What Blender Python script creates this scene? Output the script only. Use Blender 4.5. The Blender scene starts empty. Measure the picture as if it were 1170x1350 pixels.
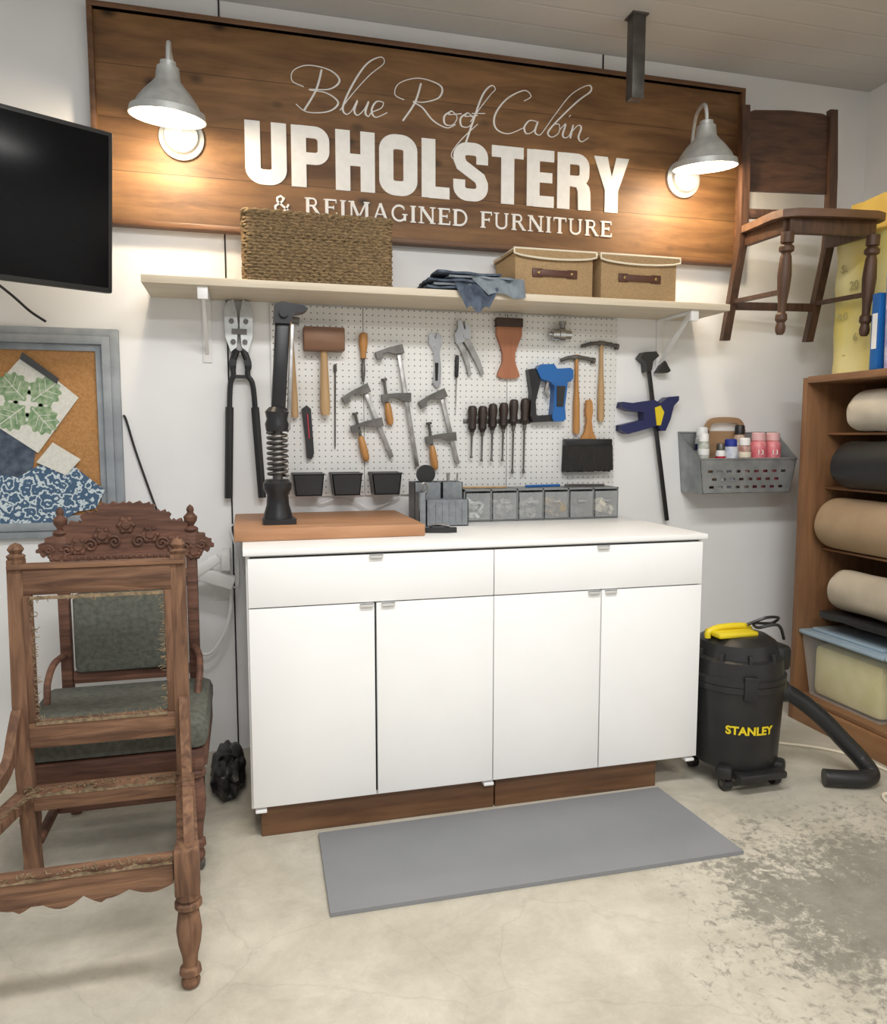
import bpy, bmesh, math, random
from mathutils import Vector, Matrix, noise
random.seed(7)
SC=bpy.context.scene
COL=SC.collection
V=Vector
# ---------------------------------------------------------------- materials
MATS={}
def mat(name,c1,c2=None,rough=.6,metal=0.,scale=6.,stretch=(1,1,1),bump=0.,lo=.35,hi=.65,detail=5,emit=None,alpha=None,trans=0.,spec=None,coat=0.,dist=0.):
    if name in MATS: return MATS[name]
    m=bpy.data.materials.new(name); m.use_nodes=True; nt=m.node_tree; N=nt.nodes; L=nt.links
    p=N['Principled BSDF']; p.inputs['Roughness'].default_value=rough; p.inputs['Metallic'].default_value=metal
    if spec is not None: p.inputs['Specular IOR Level'].default_value=spec
    if coat: p.inputs['Coat Weight'].default_value=coat
    tc=N.new('ShaderNodeTexCoord'); mp=N.new('ShaderNodeMapping'); mp.inputs['Scale'].default_value=stretch
    L.new(tc.outputs['Object'],mp.inputs['Vector'])
    nz=N.new('ShaderNodeTexNoise'); nz.inputs['Scale'].default_value=scale; nz.inputs['Detail'].default_value=detail
    nz.inputs['Distortion'].default_value=dist
    L.new(mp.outputs[0],nz.inputs['Vector'])
    if c2 is None: c2=tuple(min(1,c*.88) for c in c1)
    r=N.new('ShaderNodeValToRGB'); r.color_ramp.elements[0].position=lo; r.color_ramp.elements[1].position=hi
    r.color_ramp.elements[0].color=(*c1,1); r.color_ramp.elements[1].color=(*c2,1)
    L.new(nz.outputs['Fac'],r.inputs[0]); L.new(r.outputs[0],p.inputs['Base Color'])
    if bump:
        b=N.new('ShaderNodeBump'); b.inputs['Strength'].default_value=bump; b.inputs['Distance'].default_value=.01
        L.new(nz.outputs['Fac'],b.inputs['Height']); L.new(b.outputs[0],p.inputs['Normal'])
    if emit:
        p.inputs['Emission Color'].default_value=(*emit[0],1); p.inputs['Emission Strength'].default_value=emit[1]
    if trans: p.inputs['Transmission Weight'].default_value=trans
    if alpha is not None: p.inputs['Alpha'].default_value=alpha
    MATS[name]=m
    return m
def wood(name,c1,c2,axis='x',scale=3,rough=.5,coat=0.,bump=.15,dist=.6):
    st={'x':(1,9,9),'y':(9,1,9),'z':(9,9,1)}[axis]
    return mat(name,c1,c2,rough=rough,scale=scale,stretch=st,bump=bump,lo=.3,hi=.7,detail=8,coat=coat,dist=dist)
white_wall=mat('white_painted_wall',(.88,.88,.88),(.80,.805,.805),rough=.8,scale=1.8,bump=.05,detail=9,lo=.38,hi=.78)
M_white=mat('white_laminate',(.90,.90,.89),(.88,.88,.87),rough=.4)
M_wht2=mat('white_plastic',(.90,.90,.89),rough=.4)
M_black=mat('black_plastic',(.012,.012,.013),(.02,.02,.02),rough=.4)
M_blackm=mat('black_metal',(.02,.02,.022),(.035,.035,.037),rough=.35,metal=.4)
M_dark=mat('dark_gap',(.02,.02,.02),rough=.9)
M_steel=mat('brushed_steel',(.42,.41,.40),(.25,.24,.23),rough=.4,metal=.9,scale=20)
M_dsteel=mat('dark_steel',(.10,.095,.09),(.17,.16,.15),rough=.45,metal=.7,scale=15)
M_chrome=mat('chrome',(.6,.6,.6),rough=.2,metal=1)
M_galv=mat('galvanised_metal',(.38,.40,.405),(.26,.275,.28),rough=.5,metal=.5,scale=12,detail=8)
M_galv2=mat('pale_galvanised_shade',(.60,.62,.61),(.48,.50,.50),rough=.42,metal=.5,scale=25)
M_tan=wood('light_wood',(.56,.37,.19),(.42,.26,.12),'z',rough=.5)
M_pale=wood('pale_pine',(.74,.66,.53),(.66,.57,.43),'x',rough=.6)
M_orange=wood('orange_handle',(.55,.28,.09),(.42,.19,.055),'z',rough=.4)
M_butcher=wood('butcher_block',(.47,.25,.13),(.37,.18,.085),'x',rough=.55)
M_brownx=wood('brown_wood_x',(.20,.098,.045),(.10,.046,.021),'x')
M_browny=wood('brown_wood_y',(.30,.155,.07),(.20,.095,.045),'y')
M_brownz=wood('brown_wood_z',(.27,.135,.06),(.18,.085,.038),'z')
M_ch1=wood('antique_oak',(.245,.128,.070),(.085,.040,.023),'z',scale=6,rough=.8,bump=.5)
M_ch1x=wood('antique_oak_x',(.245,.128,.070),(.085,.040,.023),'x',scale=6,rough=.8,bump=.5)
M_ch2=wood('carved_mahogany',(.185,.084,.052),(.07,.030,.019),'x',scale=6,rough=.65,bump=.4)
M_ch3=wood('dark_walnut',(.10,.048,.026),(.045,.021,.012),'z',scale=5,rough=.5,bump=.3)
M_green=mat('grey_green_upholstery',(.13,.135,.11),(.085,.09,.075),rough=.95,scale=60,bump=.4)
M_fray=mat('frayed_tan_threads',(.30,.22,.13),(.15,.11,.07),rough=1,scale=80)
M_denim=mat('blue_grey_denim',(.11,.14,.19),(.045,.06,.09),rough=.95,scale=25,bump=.3)
M_denim2=mat('light_grey_blue_cloth',(.26,.30,.34),(.16,.19,.22),rough=.95,scale=25,bump=.3)
M_tanbox=mat('tan_burlap',(.44,.30,.16),(.36,.24,.12),rough=.95,scale=150,bump=.3)
M_cream=mat('cream_trim',(.82,.75,.60),rough=.8)
M_leather=mat('brown_leather',(.10,.035,.02),rough=.45)
M_brass=mat('brass',(.5,.35,.15),rough=.3,metal=1)
M_blue=mat('blue_plastic',(.01,.13,.42),(.01,.11,.36),rough=.35)
M_navy=mat('navy_plastic',(.015,.02,.10),rough=.4)
M_yellow=mat('yellow_plastic',(.80,.62,.02),rough=.35)
M_red=mat('red_can',(.55,.02,.05),rough=.35)
M_clear=mat('clear_plastic',(.62,.64,.64),rough=.15,alpha=.28)
M_grey=mat('grey_rubber_mat',(.235,.24,.25),(.215,.22,.23),rough=.8,scale=3)
M_kraft=mat('kraft_paper',(.46,.33,.20),(.36,.25,.15),rough=.85,scale=4,bump=.3)
M_beige=mat('beige_cloth',(.54,.47,.37),(.44,.38,.29),rough=.95,scale=6,bump=.4)
M_creamroll=mat('cream_cloth',(.68,.62,.52),(.56,.50,.40),rough=.95,scale=6,bump=.4)
M_foam=mat('yellow_foam',(.84,.80,.45),(.80,.68,.18),rough=.5,scale=4,bump=.3,detail=8)
M_foam2=mat('ochre_foam',(.70,.50,.12),(.58,.40,.09),rough=.8,scale=8)
M_letter=mat('white_paint_lettering',(.90,.90,.89),(.84,.84,.83),rough=.9,scale=30,spec=.1)
M_alu=mat('satin_aluminium',(.74,.74,.74),rough=.4,metal=.3)
# ---------------------------------------------------------------- builder
def cr(pts,n=6,closed=False):
    P=[V(p) for p in pts]; out=[]; m=len(P)
    rng=range(m if closed else m-1)
    for i in rng:
        if closed: a,b,c,d=P[i-1],P[i],P[(i+1)%m],P[(i+2)%m]
        else: a,b,c,d=P[max(i-1,0)],P[i],P[i+1],P[min(i+2,m-1)]
        for k in range(n):
            t=k/n
            out.append(.5*((2*b)+(c-a)*t+(2*a-5*b+4*c-d)*t*t+(3*b-a-3*c+d)*t**3))
    if not closed: out.append(P[-1])
    return out
class B:
    def __init__(s,M=None): s.v=[];s.f=[];s.m=[];s.c=0;s.M=M
    def add(s,vs,fs):
        o=len(s.v)
        for p in vs:
            p=V(p); s.v.append(s.M@p if s.M else p)
        for f in fs: s.f.append([i+o for i in f]); s.m.append(s.c)
        return s
    def box(s,c,d,bev=0,rot=None,seg=2):
        bm=bmesh.new(); bmesh.ops.create_cube(bm,size=1)
        for v in bm.verts: v.co=V((v.co.x*d[0],v.co.y*d[1],v.co.z*d[2]))
        if bev>0: bmesh.ops.bevel(bm,geom=bm.edges[:],offset=min(bev,min(d)*.45),segments=seg,affect='EDGES',profile=.5)
        R=rot.to_matrix() if rot is not None and hasattr(rot,'to_matrix') else rot
        bm.verts.ensure_lookup_table()
        vs=[((R@v.co) if R else v.co)+V(c) for v in bm.verts]
        s.add(vs,[[v.index for v in f.verts] for f in bm.faces]); bm.free(); return s
    def b2(s,x0,x1,y0,y1,z0,z1,bev=0):
        return s.box(((x0+x1)/2,(y0+y1)/2,(z0+z1)/2),(abs(x1-x0),abs(y1-y0),abs(z1-z0)),bev)
    def beam(s,p1,p2,w,d,bev=0,side=(0,1,0)):
        p1=V(p1);p2=V(p2);z=(p2-p1);l=z.length;z.normalize();sd=V(side);x=sd.cross(z)
        if x.length<1e-4: x=V((1,0,0)).cross(z)
        x.normalize();y=z.cross(x)
        R=Matrix((x,y,z)).transposed()
        return s.box((p1+p2)/2,(w,d,l),bev,R)
    def lathe(s,p1,p2,prof,seg=20):
        p1=V(p1);p2=V(p2);z=(p2-p1);l=z.length;z.normalize()
        a=V((0,1,0)) if abs(z.y)<.9 else V((1,0,0)); x=a.cross(z).normalized(); y=z.cross(x)
        vs=[];fs=[]
        for t,r in prof:
            for k in range(seg):
                q=2*math.pi*k/seg; vs.append(p1+z*(l*t)+x*(math.cos(q)*r)+y*(math.sin(q)*r))
        for i in range(len(prof)-1):
            for k in range(seg): fs.append([i*seg+k,i*seg+(k+1)%seg,(i+1)*seg+(k+1)%seg,(i+1)*seg+k])
        if prof[0][1]>1e-4: fs.append(list(range(seg))[::-1])
        if prof[-1][1]>1e-4: fs.append([(len(prof)-1)*seg+k for k in range(seg)])
        return s.add(vs,fs)
    def cyl(s,p1,p2,r,r2=None,seg=20): return s.lathe(p1,p2,[(0,r),(1,r if r2 is None else r2)],seg)
    def tube(s,pts,r,seg=8,closed=False):
        P=[V(p) for p in pts];n=len(P);vs=[];fs=[]
        t0=(P[1]-P[0]).normalized();a=V((0,0,1)) if abs(t0.z)<.9 else V((1,0,0));nx=a.cross(t0).normalized()
        for i in range(n):
            if closed: t=(P[(i+1)%n]-P[i-1])
            else: t=P[min(i+1,n-1)]-P[max(i-1,0)]
            if t.length<1e-8: t=t0
            t=t.normalized(); nx=(nx-t*nx.dot(t))
            if nx.length<1e-5: nx=V((1,0,0)).cross(t)
            nx.normalize(); ny=t.cross(nx); rr=r[i] if isinstance(r,(list,tuple)) else r
            for k in range(seg):
                q=2*math.pi*k/seg; vs.append(P[i]+nx*math.cos(q)*rr+ny*math.sin(q)*rr)
        for i in range(n if closed else n-1):
            j=(i+1)%n
            for k in range(seg): fs.append([i*seg+k,i*seg+(k+1)%seg,j*seg+(k+1)%seg,j*seg+k])
        if not closed: fs.append(list(range(seg))[::-1]); fs.append([(n-1)*seg+k for k in range(seg)])
        return s.add(vs,fs)
    def prism(s,poly,vec):
        n=len(poly);vec=V(vec);vs=[V(p) for p in poly]+[V(p)+vec for p in poly]
        fs=[list(range(n))[::-1],[n+i for i in range(n)]]+[[i,(i+1)%n,n+(i+1)%n,n+i] for i in range(n)]
        return s.add(vs,fs)
    def xz(s,poly,y0,y1): return s.prism([(p[0],y0,p[1]) for p in poly],(0,y1-y0,0))
    def yz(s,poly,x0,x1): return s.prism([(x0,p[0],p[1]) for p in poly],(x1-x0,0,0))
    def xy(s,poly,z0,z1): return s.prism([(p[0],p[1],z0) for p in poly],(0,0,z1-z0))
    def ribbon(s,pts,w,y0,y1,closed=False):
        P=[]
        for p in pts:
            q=V((p[0],p[1]))
            if not P or (q-P[-1]).length>1e-4: P.append(q)
        if closed and (P[0]-P[-1]).length<1e-4: P.pop()
        n=len(P);Lp=[];Rp=[]
        for i in range(n):
            if closed: a=P[i]-P[i-1];b=P[(i+1)%n]-P[i]
            else:
                a=P[i]-P[max(i-1,0)];b=P[min(i+1,n-1)]-P[i]
                if i==0:a=b
                if i==n-1:b=a
            a=a.normalized();b=b.normalized();na=V((-a.y,a.x));nb=V((-b.y,b.x));m=(na+nb)
            if m.length<.2: m=na
            m.normalize();k=1/max(.5,m.dot(na)); ww=w[i] if isinstance(w,(list,tuple)) else w
            Lp.append(P[i]+m*ww/2*k);Rp.append(P[i]-m*ww/2*k)
        vs=[]
        for i in range(n):
            for q,y in ((Lp[i],y0),(Rp[i],y0),(Rp[i],y1),(Lp[i],y1)): vs.append((q.x,y,q.y))
        fs=[]
        for i in range(n if closed else n-1):
            j=(i+1)%n
            for k in range(4): fs.append([i*4+k,i*4+(k+1)%4,j*4+(k+1)%4,j*4+k])
        if not closed: fs.append([3,2,1,0]);e=(n-1)*4;fs.append([e,e+1,e+2,e+3])
        return s.add(vs,fs)
    def ell(s,c,r,seg=16,rings=10):
        c=V(c);vs=[];fs=[]
        for i in range(rings+1):
            th=math.pi*i/rings
            for k in range(seg):
                q=2*math.pi*k/seg;vs.append(c+V((r[0]*math.sin(th)*math.cos(q),r[1]*math.sin(th)*math.sin(q),r[2]*math.cos(th))))
        for i in range(rings):
            for k in range(seg): fs.append([i*seg+k,i*seg+(k+1)%seg,(i+1)*seg+(k+1)%seg,(i+1)*seg+k])
        return s.add(vs,fs)
    def sheet(s,nu,nv,fn,th=.004):
        vs=[];fs=[]
        for j in range(nv+1):
            for i in range(nu+1): vs.append(V(fn(i/nu,j/nv)))
        n0=len(vs);vs+=[p+V((0,0,th)) for p in vs];W=nu+1
        for j in range(nv):
            for i in range(nu):
                a=j*W+i;fs.append([a,a+W,a+W+1,a+1]);fs.append([n0+a,n0+a+1,n0+a+W+1,n0+a+W])
        for i in range(nu):
            fs.append([i,i+1,n0+i+1,n0+i]);a=nv*W+i;fs.append([a,n0+a,n0+a+1,a+1])
        for j in range(nv):
            a=j*W;fs.append([a,n0+a,n0+a+W,a+W]);a=j*W+nu;fs.append([a,a+W,n0+a+W,n0+a])
        return s.add(vs,fs)
    def mesh(s,name,mats,L,ang=35):
        me=bpy.data.meshes.new(name); L=V(L)
        me.from_pydata([v-L for v in s.v],[],s.f)
        for m in (mats if isinstance(mats,(list,tuple)) else [mats]): me.materials.append(m)
        for p,mi in zip(me.polygons,s.m): p.material_index=mi
        bm=bmesh.new();bm.from_mesh(me)
        bmesh.ops.remove_doubles(bm,verts=bm.verts,dist=1e-6)
        bmesh.ops.recalc_face_normals(bm,faces=bm.faces);bm.to_mesh(me);bm.free()
        me.polygons.foreach_set('use_smooth',[ang>0]*len(me.polygons))
        if ang>0: me.set_sharp_from_angle(angle=math.radians(ang))
        me.update(); return me
def thing(name,label,cat,loc,group=None):
    o=bpy.data.objects.new(name,None);COL.objects.link(o);o.location=loc;o.empty_display_size=.05
    o['label']=label;o['category']=cat
    if group:o['group']=group
    return o
def wl(o):
    l=V(o.location)
    while o.parent: o=o.parent; l+=V(o.location)
    return l
def part(b,name,par,mats,label=None,ang=35):
    me=b.mesh(name,mats,wl(par),ang);o=bpy.data.objects.new(name,me);COL.objects.link(o);o.parent=par
    if label:o['label']=label
    return o
def solo(b,name,label,cat,loc,mats,group=None,ang=35):
    me=b.mesh(name,mats,loc,ang);o=bpy.data.objects.new(name,me);COL.objects.link(o);o.location=loc
    o['label']=label;o['category']=cat
    if group:o['group']=group
    return o
def struct(b,name,mats):
    me=b.mesh(name,mats,(0,0,0));o=bpy.data.objects.new(name,me);COL.objects.link(o);o['kind']='structure';return o
def textpart(txt,name,par,m,M,size,sx=1.,ext=.0015,offset=0.):
    c=bpy.data.curves.new('tmp','FONT');c.body=txt;c.size=size;c.extrude=ext;c.offset=offset;c.align_x='CENTER'
    o=bpy.data.objects.new('tmp',c);COL.objects.link(o);bpy.context.view_layer.update()
    dg=bpy.context.evaluated_depsgraph_get();me=bpy.data.meshes.new_from_object(o.evaluated_get(dg))
    bpy.data.objects.remove(o);me.materials.clear();me.materials.append(m)
    me.transform(Matrix.Translation(-wl(par))@M@Matrix.Diagonal((sx,1,1,1)))
    q=bpy.data.objects.new(name,me);COL.objects.link(q);q.parent=par;return q
# ---------------------------------------------------------------- room
def floor_mat():
    m=bpy.data.materials.new('worn_concrete');m.use_nodes=True;nt=m.node_tree;N=nt.nodes;L=nt.links;p=N['Principled BSDF']
    tc=N.new('ShaderNodeTexCoord')
    def nz(sc,det=6,dist=0,ro=.6):
        n=N.new('ShaderNodeTexNoise');n.inputs['Scale'].default_value=sc;n.inputs['Detail'].default_value=det;n.inputs['Distortion'].default_value=dist
        n.inputs['Roughness'].default_value=ro
        L.new(tc.outputs['Object'],n.inputs['Vector']);return n.outputs['Fac']
    def ramp(f,a,b,ca,cb):
        r=N.new('ShaderNodeValToRGB');r.color_ramp.elements[0].position=a;r.color_ramp.elements[1].position=b
        r.color_ramp.elements[0].color=(*ca,1);r.color_ramp.elements[1].color=(*cb,1);L.new(f,r.inputs[0]);return r.outputs[0]
    def mix(f,a,b):
        x=N.new('ShaderNodeMix');x.data_type='RGBA';L.new(f,x.inputs[0]);L.new(a,x.inputs[6]);L.new(b,x.inputs[7]);return x.outputs[2]
    def ma(op,a,b=0.,cl=False):
        x=N.new('ShaderNodeMath');x.operation=op;x.use_clamp=cl
        for i,q in enumerate((a,b)):
            if isinstance(q,(int,float)):x.inputs[i].default_value=q
            else:L.new(q,x.inputs[i])
        return x.outputs[0]
    n0=nz(2.6,12,.25,.72)
    base=ramp(n0,.34,.66,(.41,.375,.30),(.62,.58,.485))
    st=ramp(nz(5,10,.4,.75),.52,.68,(0,0,0),(1,1,1))
    grey=ramp(nz(9,8,0,.7),.3,.7,(.27,.255,.215),(.38,.36,.305))
    base=mix(ma('MULTIPLY',st,.38),base,grey)
    fine=ramp(nz(70,6,0,.7),.60,.68,(0,0,0),(1,1,1))
    base=mix(ma('MULTIPLY',fine,.35),base,grey)
    sep=N.new('ShaderNodeSeparateXYZ');L.new(tc.outputs['Object'],sep.inputs[0])
    dx=ma('SUBTRACT',sep.outputs[0],1.80);dy=ma('SUBTRACT',sep.outputs[1],-1.60)
    d=ma('SQRT',ma('ADD',ma('MULTIPLY',ma('MULTIPLY',dx,dx),.72),ma('MULTIPLY',ma('MULTIPLY',dy,dy),1.0)))
    c=ma('SUBTRACT',1.,ma('DIVIDE',ma('SUBTRACT',d,.20),.48),False)
    c=ma('MINIMUM',ma('MAXIMUM',c,-.6),1.)
    n1=nz(4.5,9,.15,.62);n2=nz(34,10,.4,.78)
    s=ma('ADD',ma('MULTIPLY',c,.27),ma('ADD',ma('MULTIPLY',n1,.50),ma('MULTIPLY',n2,.95)))
    pf=ramp(s,.82,.93,(0,0,0),(1,1,1))
    dk=ramp(nz(12,9,0,.75),.3,.7,(.12,.113,.092),(.25,.235,.195))
    col=mix(ma('MULTIPLY',pf,.85),base,dk)
    e=ma('ADD',ma('MULTIPLY',ma('SUBTRACT',sep.outputs[0],1.45),.55),ma('MULTIPLY',ma('SUBTRACT',n1,.5),1.2),True)
    col=mix(ma('MULTIPLY',e,.6,True),col,grey)
    vo=N.new('ShaderNodeTexVoronoi');vo.feature='DISTANCE_TO_EDGE';vo.inputs['Scale'].default_value=2.1
    wv=N.new('ShaderNodeMix');wv.data_type='VECTOR';wv.inputs[0].default_value=.16;nc=N.new('ShaderNodeTexNoise');nc.inputs['Scale'].default_value=4;nc.inputs['Detail'].default_value=8
    L.new(tc.outputs['Object'],nc.inputs['Vector']);L.new(tc.outputs['Object'],wv.inputs[4]);L.new(nc.outputs['Color'],wv.inputs[5]);L.new(wv.outputs[1],vo.inputs['Vector'])
    ck=ramp(vo.outputs['Distance'],.0,.006,(1,1,1),(0,0,0))
    col=mix(ma('MULTIPLY',ma('MULTIPLY',ck,n1),.35),col,dk)
    L.new(col,p.inputs['Base Color']);p.inputs['Roughness'].default_value=.65
    b=N.new('ShaderNodeBump');b.inputs['Strength'].default_value=.25;b.inputs['Distance'].default_value=.008;L.new(n2,b.inputs['Height']);L.new(b.outputs[0],p.inputs['Normal'])
    return m
def ceil_mat():
    m=mat('ceiling_planks',(.60,.60,.60),(.56,.56,.56),rough=.85,scale=2)
    nt=m.node_tree;N=nt.nodes;L=nt.links
    tc=N.new('ShaderNodeTexCoord');w=N.new('ShaderNodeTexWave');w.bands_direction='Y';w.inputs['Scale'].default_value=2.2
    r=N.new('ShaderNodeValToRGB');r.color_ramp.elements[0].position=0;r.color_ramp.elements[1].position=.03
    b=N.new('ShaderNodeBump');b.inputs['Strength'].default_value=.25;b.inputs['Distance'].default_value=.008
    L.new(tc.outputs['Object'],w.inputs['Vector']);L.new(w.outputs['Fac'],r.inputs[0]);L.new(r.outputs[0],b.inputs['Height']);L.new(b.outputs[0],N['Principled BSDF'].inputs['Normal'])
    return m
struct(B().b2(-3.2,3.1,-6,.1,-.1,0),'floor',floor_mat())
struct(B().b2(-3.2,3.1,-6,.1,2.97,3.07),'ceiling',ceil_mat())
struct(B().b2(-3.2,3.0,0,.1,0,2.97),'wall_back',white_wall)
struct(B().b2(2.98,3.08,-6,0,0,2.97),'wall_right',white_wall)
struct(B().b2(-.05,-.044,-.003,.001,0,2.97),'trim_1',M_dark)
struct(B().b2(1.565,1.571,-.003,.001,1.9,2.97),'trim_2',M_dark)
b=B();b.b2(1.53,1.585,-.34,-.285,2.65,2.97,.004);b.b2(1.522,1.593,-.348,-.277,2.964,2.97,.001)
solo(b,'ceiling_post','dark grey square steel post hanging from the ceiling','post',(1.555,-.31,2.97),M_dsteel)
# ---------------------------------------------------------------- sign
def sign_mat():
    m=bpy.data.materials.new('stained_planks');m.use_nodes=True;nt=m.node_tree;N=nt.nodes;L=nt.links;p=N['Principled BSDF']
    tc=N.new('ShaderNodeTexCoord');mp=N.new('ShaderNodeMapping');mp.inputs['Scale'].default_value=(1,7,7);L.new(tc.outputs['Object'],mp.inputs[0])
    n=N.new('ShaderNodeTexNoise');n.inputs['Scale'].default_value=2.4;n.inputs['Detail'].default_value=9;n.inputs['Roughness'].default_value=.6;n.inputs['Distortion'].default_value=.5;L.new(mp.outputs[0],n.inputs[0])
    r=N.new('ShaderNodeValToRGB');e=r.color_ramp.elements;e[0].position=.3;e[0].color=(.095,.044,.017,1);e[1].position=.7;e[1].color=(.24,.125,.050,1);L.new(n.outputs[0],r.inputs[0])
    sp=N.new('ShaderNodeSeparateXYZ');L.new(tc.outputs['Object'],sp.inputs[0])
    def ma(op,a,b=0.):
        x=N.new('ShaderNodeMath');x.operation=op
        for i,q in enumerate((a,b)):
            if isinstance(q,(int,float)):x.inputs[i].default_value=q
            else:L.new(q,x.inputs[i])
        return x.outputs[0]
    pl=ma('DIVIDE',ma('ADD',sp.outputs[2],.38),.19);fl=ma('FLOOR',pl,0);fr=ma('FRACT',pl,0)
    wn=N.new('ShaderNodeTexWhiteNoise');wn.noise_dimensions='1D';L.new(fl,wn.inputs['W'])
    tone=ma('ADD',ma('MULTIPLY',wn.outputs['Value'],.4),.85)
    gap=ma('MULTIPLY',ma('GREATER_THAN',fr,.015),.6);gap=ma('ADD',gap,.4)
    mp2=N.new('ShaderNodeMapping');mp2.inputs['Scale'].default_value=(2.2,.01,3.6);L.new(tc.outputs['Object'],mp2.inputs[0])
    vo=N.new('ShaderNodeTexVoronoi');vo.inputs['Scale'].default_value=1.9;L.new(mp2.outputs[0],vo.inputs[0])
    kr=N.new('ShaderNodeValToRGB');kr.color_ramp.elements[0].position=.04;kr.color_ramp.elements[0].color=(.18,.18,.18,1);kr.color_ramp.elements[1].position=.16;kr.color_ramp.elements[1].color=(1,1,1,1)
    L.new(vo.outputs['Distance'],kr.inputs[0])
    n3=N.new('ShaderNodeTexNoise');n3.inputs['Scale'].default_value=2.2;n3.inputs['Detail'].default_value=4;L.new(tc.outputs['Object'],n3.inputs[0])
    blot=ma('ADD',ma('MULTIPLY',n3.outputs['Fac'],1.1),.45)
    k=ma('MULTIPLY',ma('MULTIPLY',ma('MULTIPLY',tone,gap),kr.outputs[0]),blot)
    mx=N.new('ShaderNodeVectorMath');mx.operation='SCALE';L.new(r.outputs[0],mx.inputs[0]);L.new(k,mx.inputs['Scale']);L.new(mx.outputs[0],p.inputs['Base Color'])
    p.inputs['Roughness'].default_value=.55;p.inputs['Specular IOR Level'].default_value=.4
    return m
S=thing('wall_sign','long brown stained plank sign with white lettering, above the shelf','sign',(.87,0,2.49))
part(B().b2(-.49,2.235,-.03,-.003,2.12,2.865),'sign_board',S,sign_mat())
b=B()
b.b2(-.51,2.255,-.055,-.002,2.865,2.885,.003);b.b2(-.51,2.255,-.055,-.002,2.10,2.12,.003)
b.b2(-.51,-.49,-.055,-.002,2.12,2.865,.003);b.b2(2.235,2.255,-.055,-.002,2.12,2.865,.003)
part(b,'sign_frame',S,M_brownx)
def arc(cx,cy,rx,ry,a0,a1,n=8): return [(cx+rx*math.cos(math.radians(a0+(a1-a0)*i/n)),cy+ry*math.sin(math.radians(a0+(a1-a0)*i/n))) for i in range(n+1)]
s_=.235
G={}
G['U']=(.62,[([(.12,1),(.12,.25)]+arc(.27,.25,.15,.14,180,270,8)+arc(.35,.25,.15,.14,270,360,8)+[(.50,1)],s_)])
G['P']=(.61,[([(.12,0),(.12,1)],s_),([(.12,.905),(.36,.905)]+arc(.36,.77,.13,.135,90,0,6)+arc(.36,.61,.13,.135,0,-90,6)+[(.12,.475)],.185)])
G['H']=(.62,[([(.12,0),(.12,1)],s_),([(.50,0),(.50,1)],s_),([(.12,.52),(.50,.52)],.19)])
G['O']=(.62,[(arc(.27,.75,.15,.14,180,90,8)+arc(.35,.75,.15,.14,90,0,8)+arc(.35,.25,.15,.14,0,-90,8)+arc(.27,.25,.15,.14,-90,-180,8),s_,True)])
G['L']=(.46,[([(.12,0),(.12,1)],s_),([(.12,.095),(.46,.095)],.19)])
G['S']=(.60,[([(.49,.64),(.49,.75)]+arc(.35,.76,.14,.135,0,90,8)+arc(.25,.76,.14,.135,90,180,8)+[(.115,.70),(.15,.61),(.3,.505),(.45,.40),(.49,.30)]+arc(.35,.24,.14,.135,0,-90,8)+arc(.25,.24,.14,.135,-90,-180,8)+[(.11,.36)],.205)])
G['T']=(.54,[([(0,.905),(.54,.905)],.19),([(.27,0),(.27,.91)],s_)])
G['E']=(.48,[([(.12,0),(.12,1)],s_),([(.12,.905),(.48,.905)],.19),([(.12,.52),(.45,.52)],.17),([(.12,.095),(.48,.095)],.19)])
G['R']=(.62,[([(.12,0),(.12,1)],s_),([(.12,.905),(.36,.905)]+arc(.36,.775,.13,.13,90,0,6)+arc(.36,.64,.13,.13,0,-90,6)+[(.12,.51)],.185),([(.26,.52),(.50,.52),(.58,.42),(.60,.32),(.61,0),(.385,0),(.375,.33),(.35,.40),(.26,.41)],'poly')])
G['Y']=(.62,[([(-.01,1),(.235,1),(.315,.64),(.395,1),(.63,1),(.435,.40),(.435,0),(.195,0),(.195,.40)],'poly')])
def lay(word,G,x0,x1,z0,h,y0,y1,gap,space=.4):
    tot=0
    for ch in word: tot+=(space if ch==' ' else G[ch][0]+gap)
    tot-=gap;sx=(x1-x0)/tot;b=B();x=x0;out=[b]
    for ch in word:
        if ch==' ': x+=space*sx;b=B();out.append(b);continue
        for q,st in enumerate(G[ch][1]):
            pts=[(x+p[0]*sx,z0+p[1]*h) for p in st[0]]
            if st[1]=='poly': b.xz(pts,y0-q*.00035,y1)
            else: b.ribbon(pts,st[1]*(h*.55+sx*.45),y0-q*.00035,y1,len(st)>2)
        x+=(G[ch][0]+gap)*sx
    return out
part(lay('UPHOLSTERY',G,.035,1.685,2.295,.235,-.034,-.029,.05)[0],'block_lettering',S,M_letter,ang=0)
T_,t_=.17,.09
def sf(x,y,l=.14): return ([(x-l,y),(x+l,y)],.06)
Q={}
def stem(x,w=T_,a=0,c=1): return [([(x,a),(x,c)],w),sf(x,.027),sf(x,.973)]
Q['R']=(.80,stem(.16)+[([(.16,.96),(.4,.96)]+arc(.4,.75,.15,.21,90,-90)+[(.16,.54)],.09),([(.4,.54),(.68,.03)],.14),sf(.7,.027,.1)])
Q['E']=(.66,stem(.16)+[([(.16,.965),(.6,.965)],t_),([(.6,1),(.6,.78)],.05),([(.16,.52),(.48,.52)],t_),([(.48,.63),(.48,.41)],.05),([(.16,.035),(.62,.035)],t_),([(.62,0),(.62,.24)],.05)])
Q['F']=(.62,stem(.16)+[([(.16,.965),(.6,.965)],t_),([(.6,1),(.6,.78)],.05),([(.16,.5),(.48,.5)],t_),([(.48,.62),(.48,.39)],.05)])
Q['I']=(.34,stem(.17))
Q['M']=(1.05,stem(.15,t_)+stem(.88,T_)+[([(.17,1),(.5,.06)],.14),([(.5,.06),(.86,1)],t_)])
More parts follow.
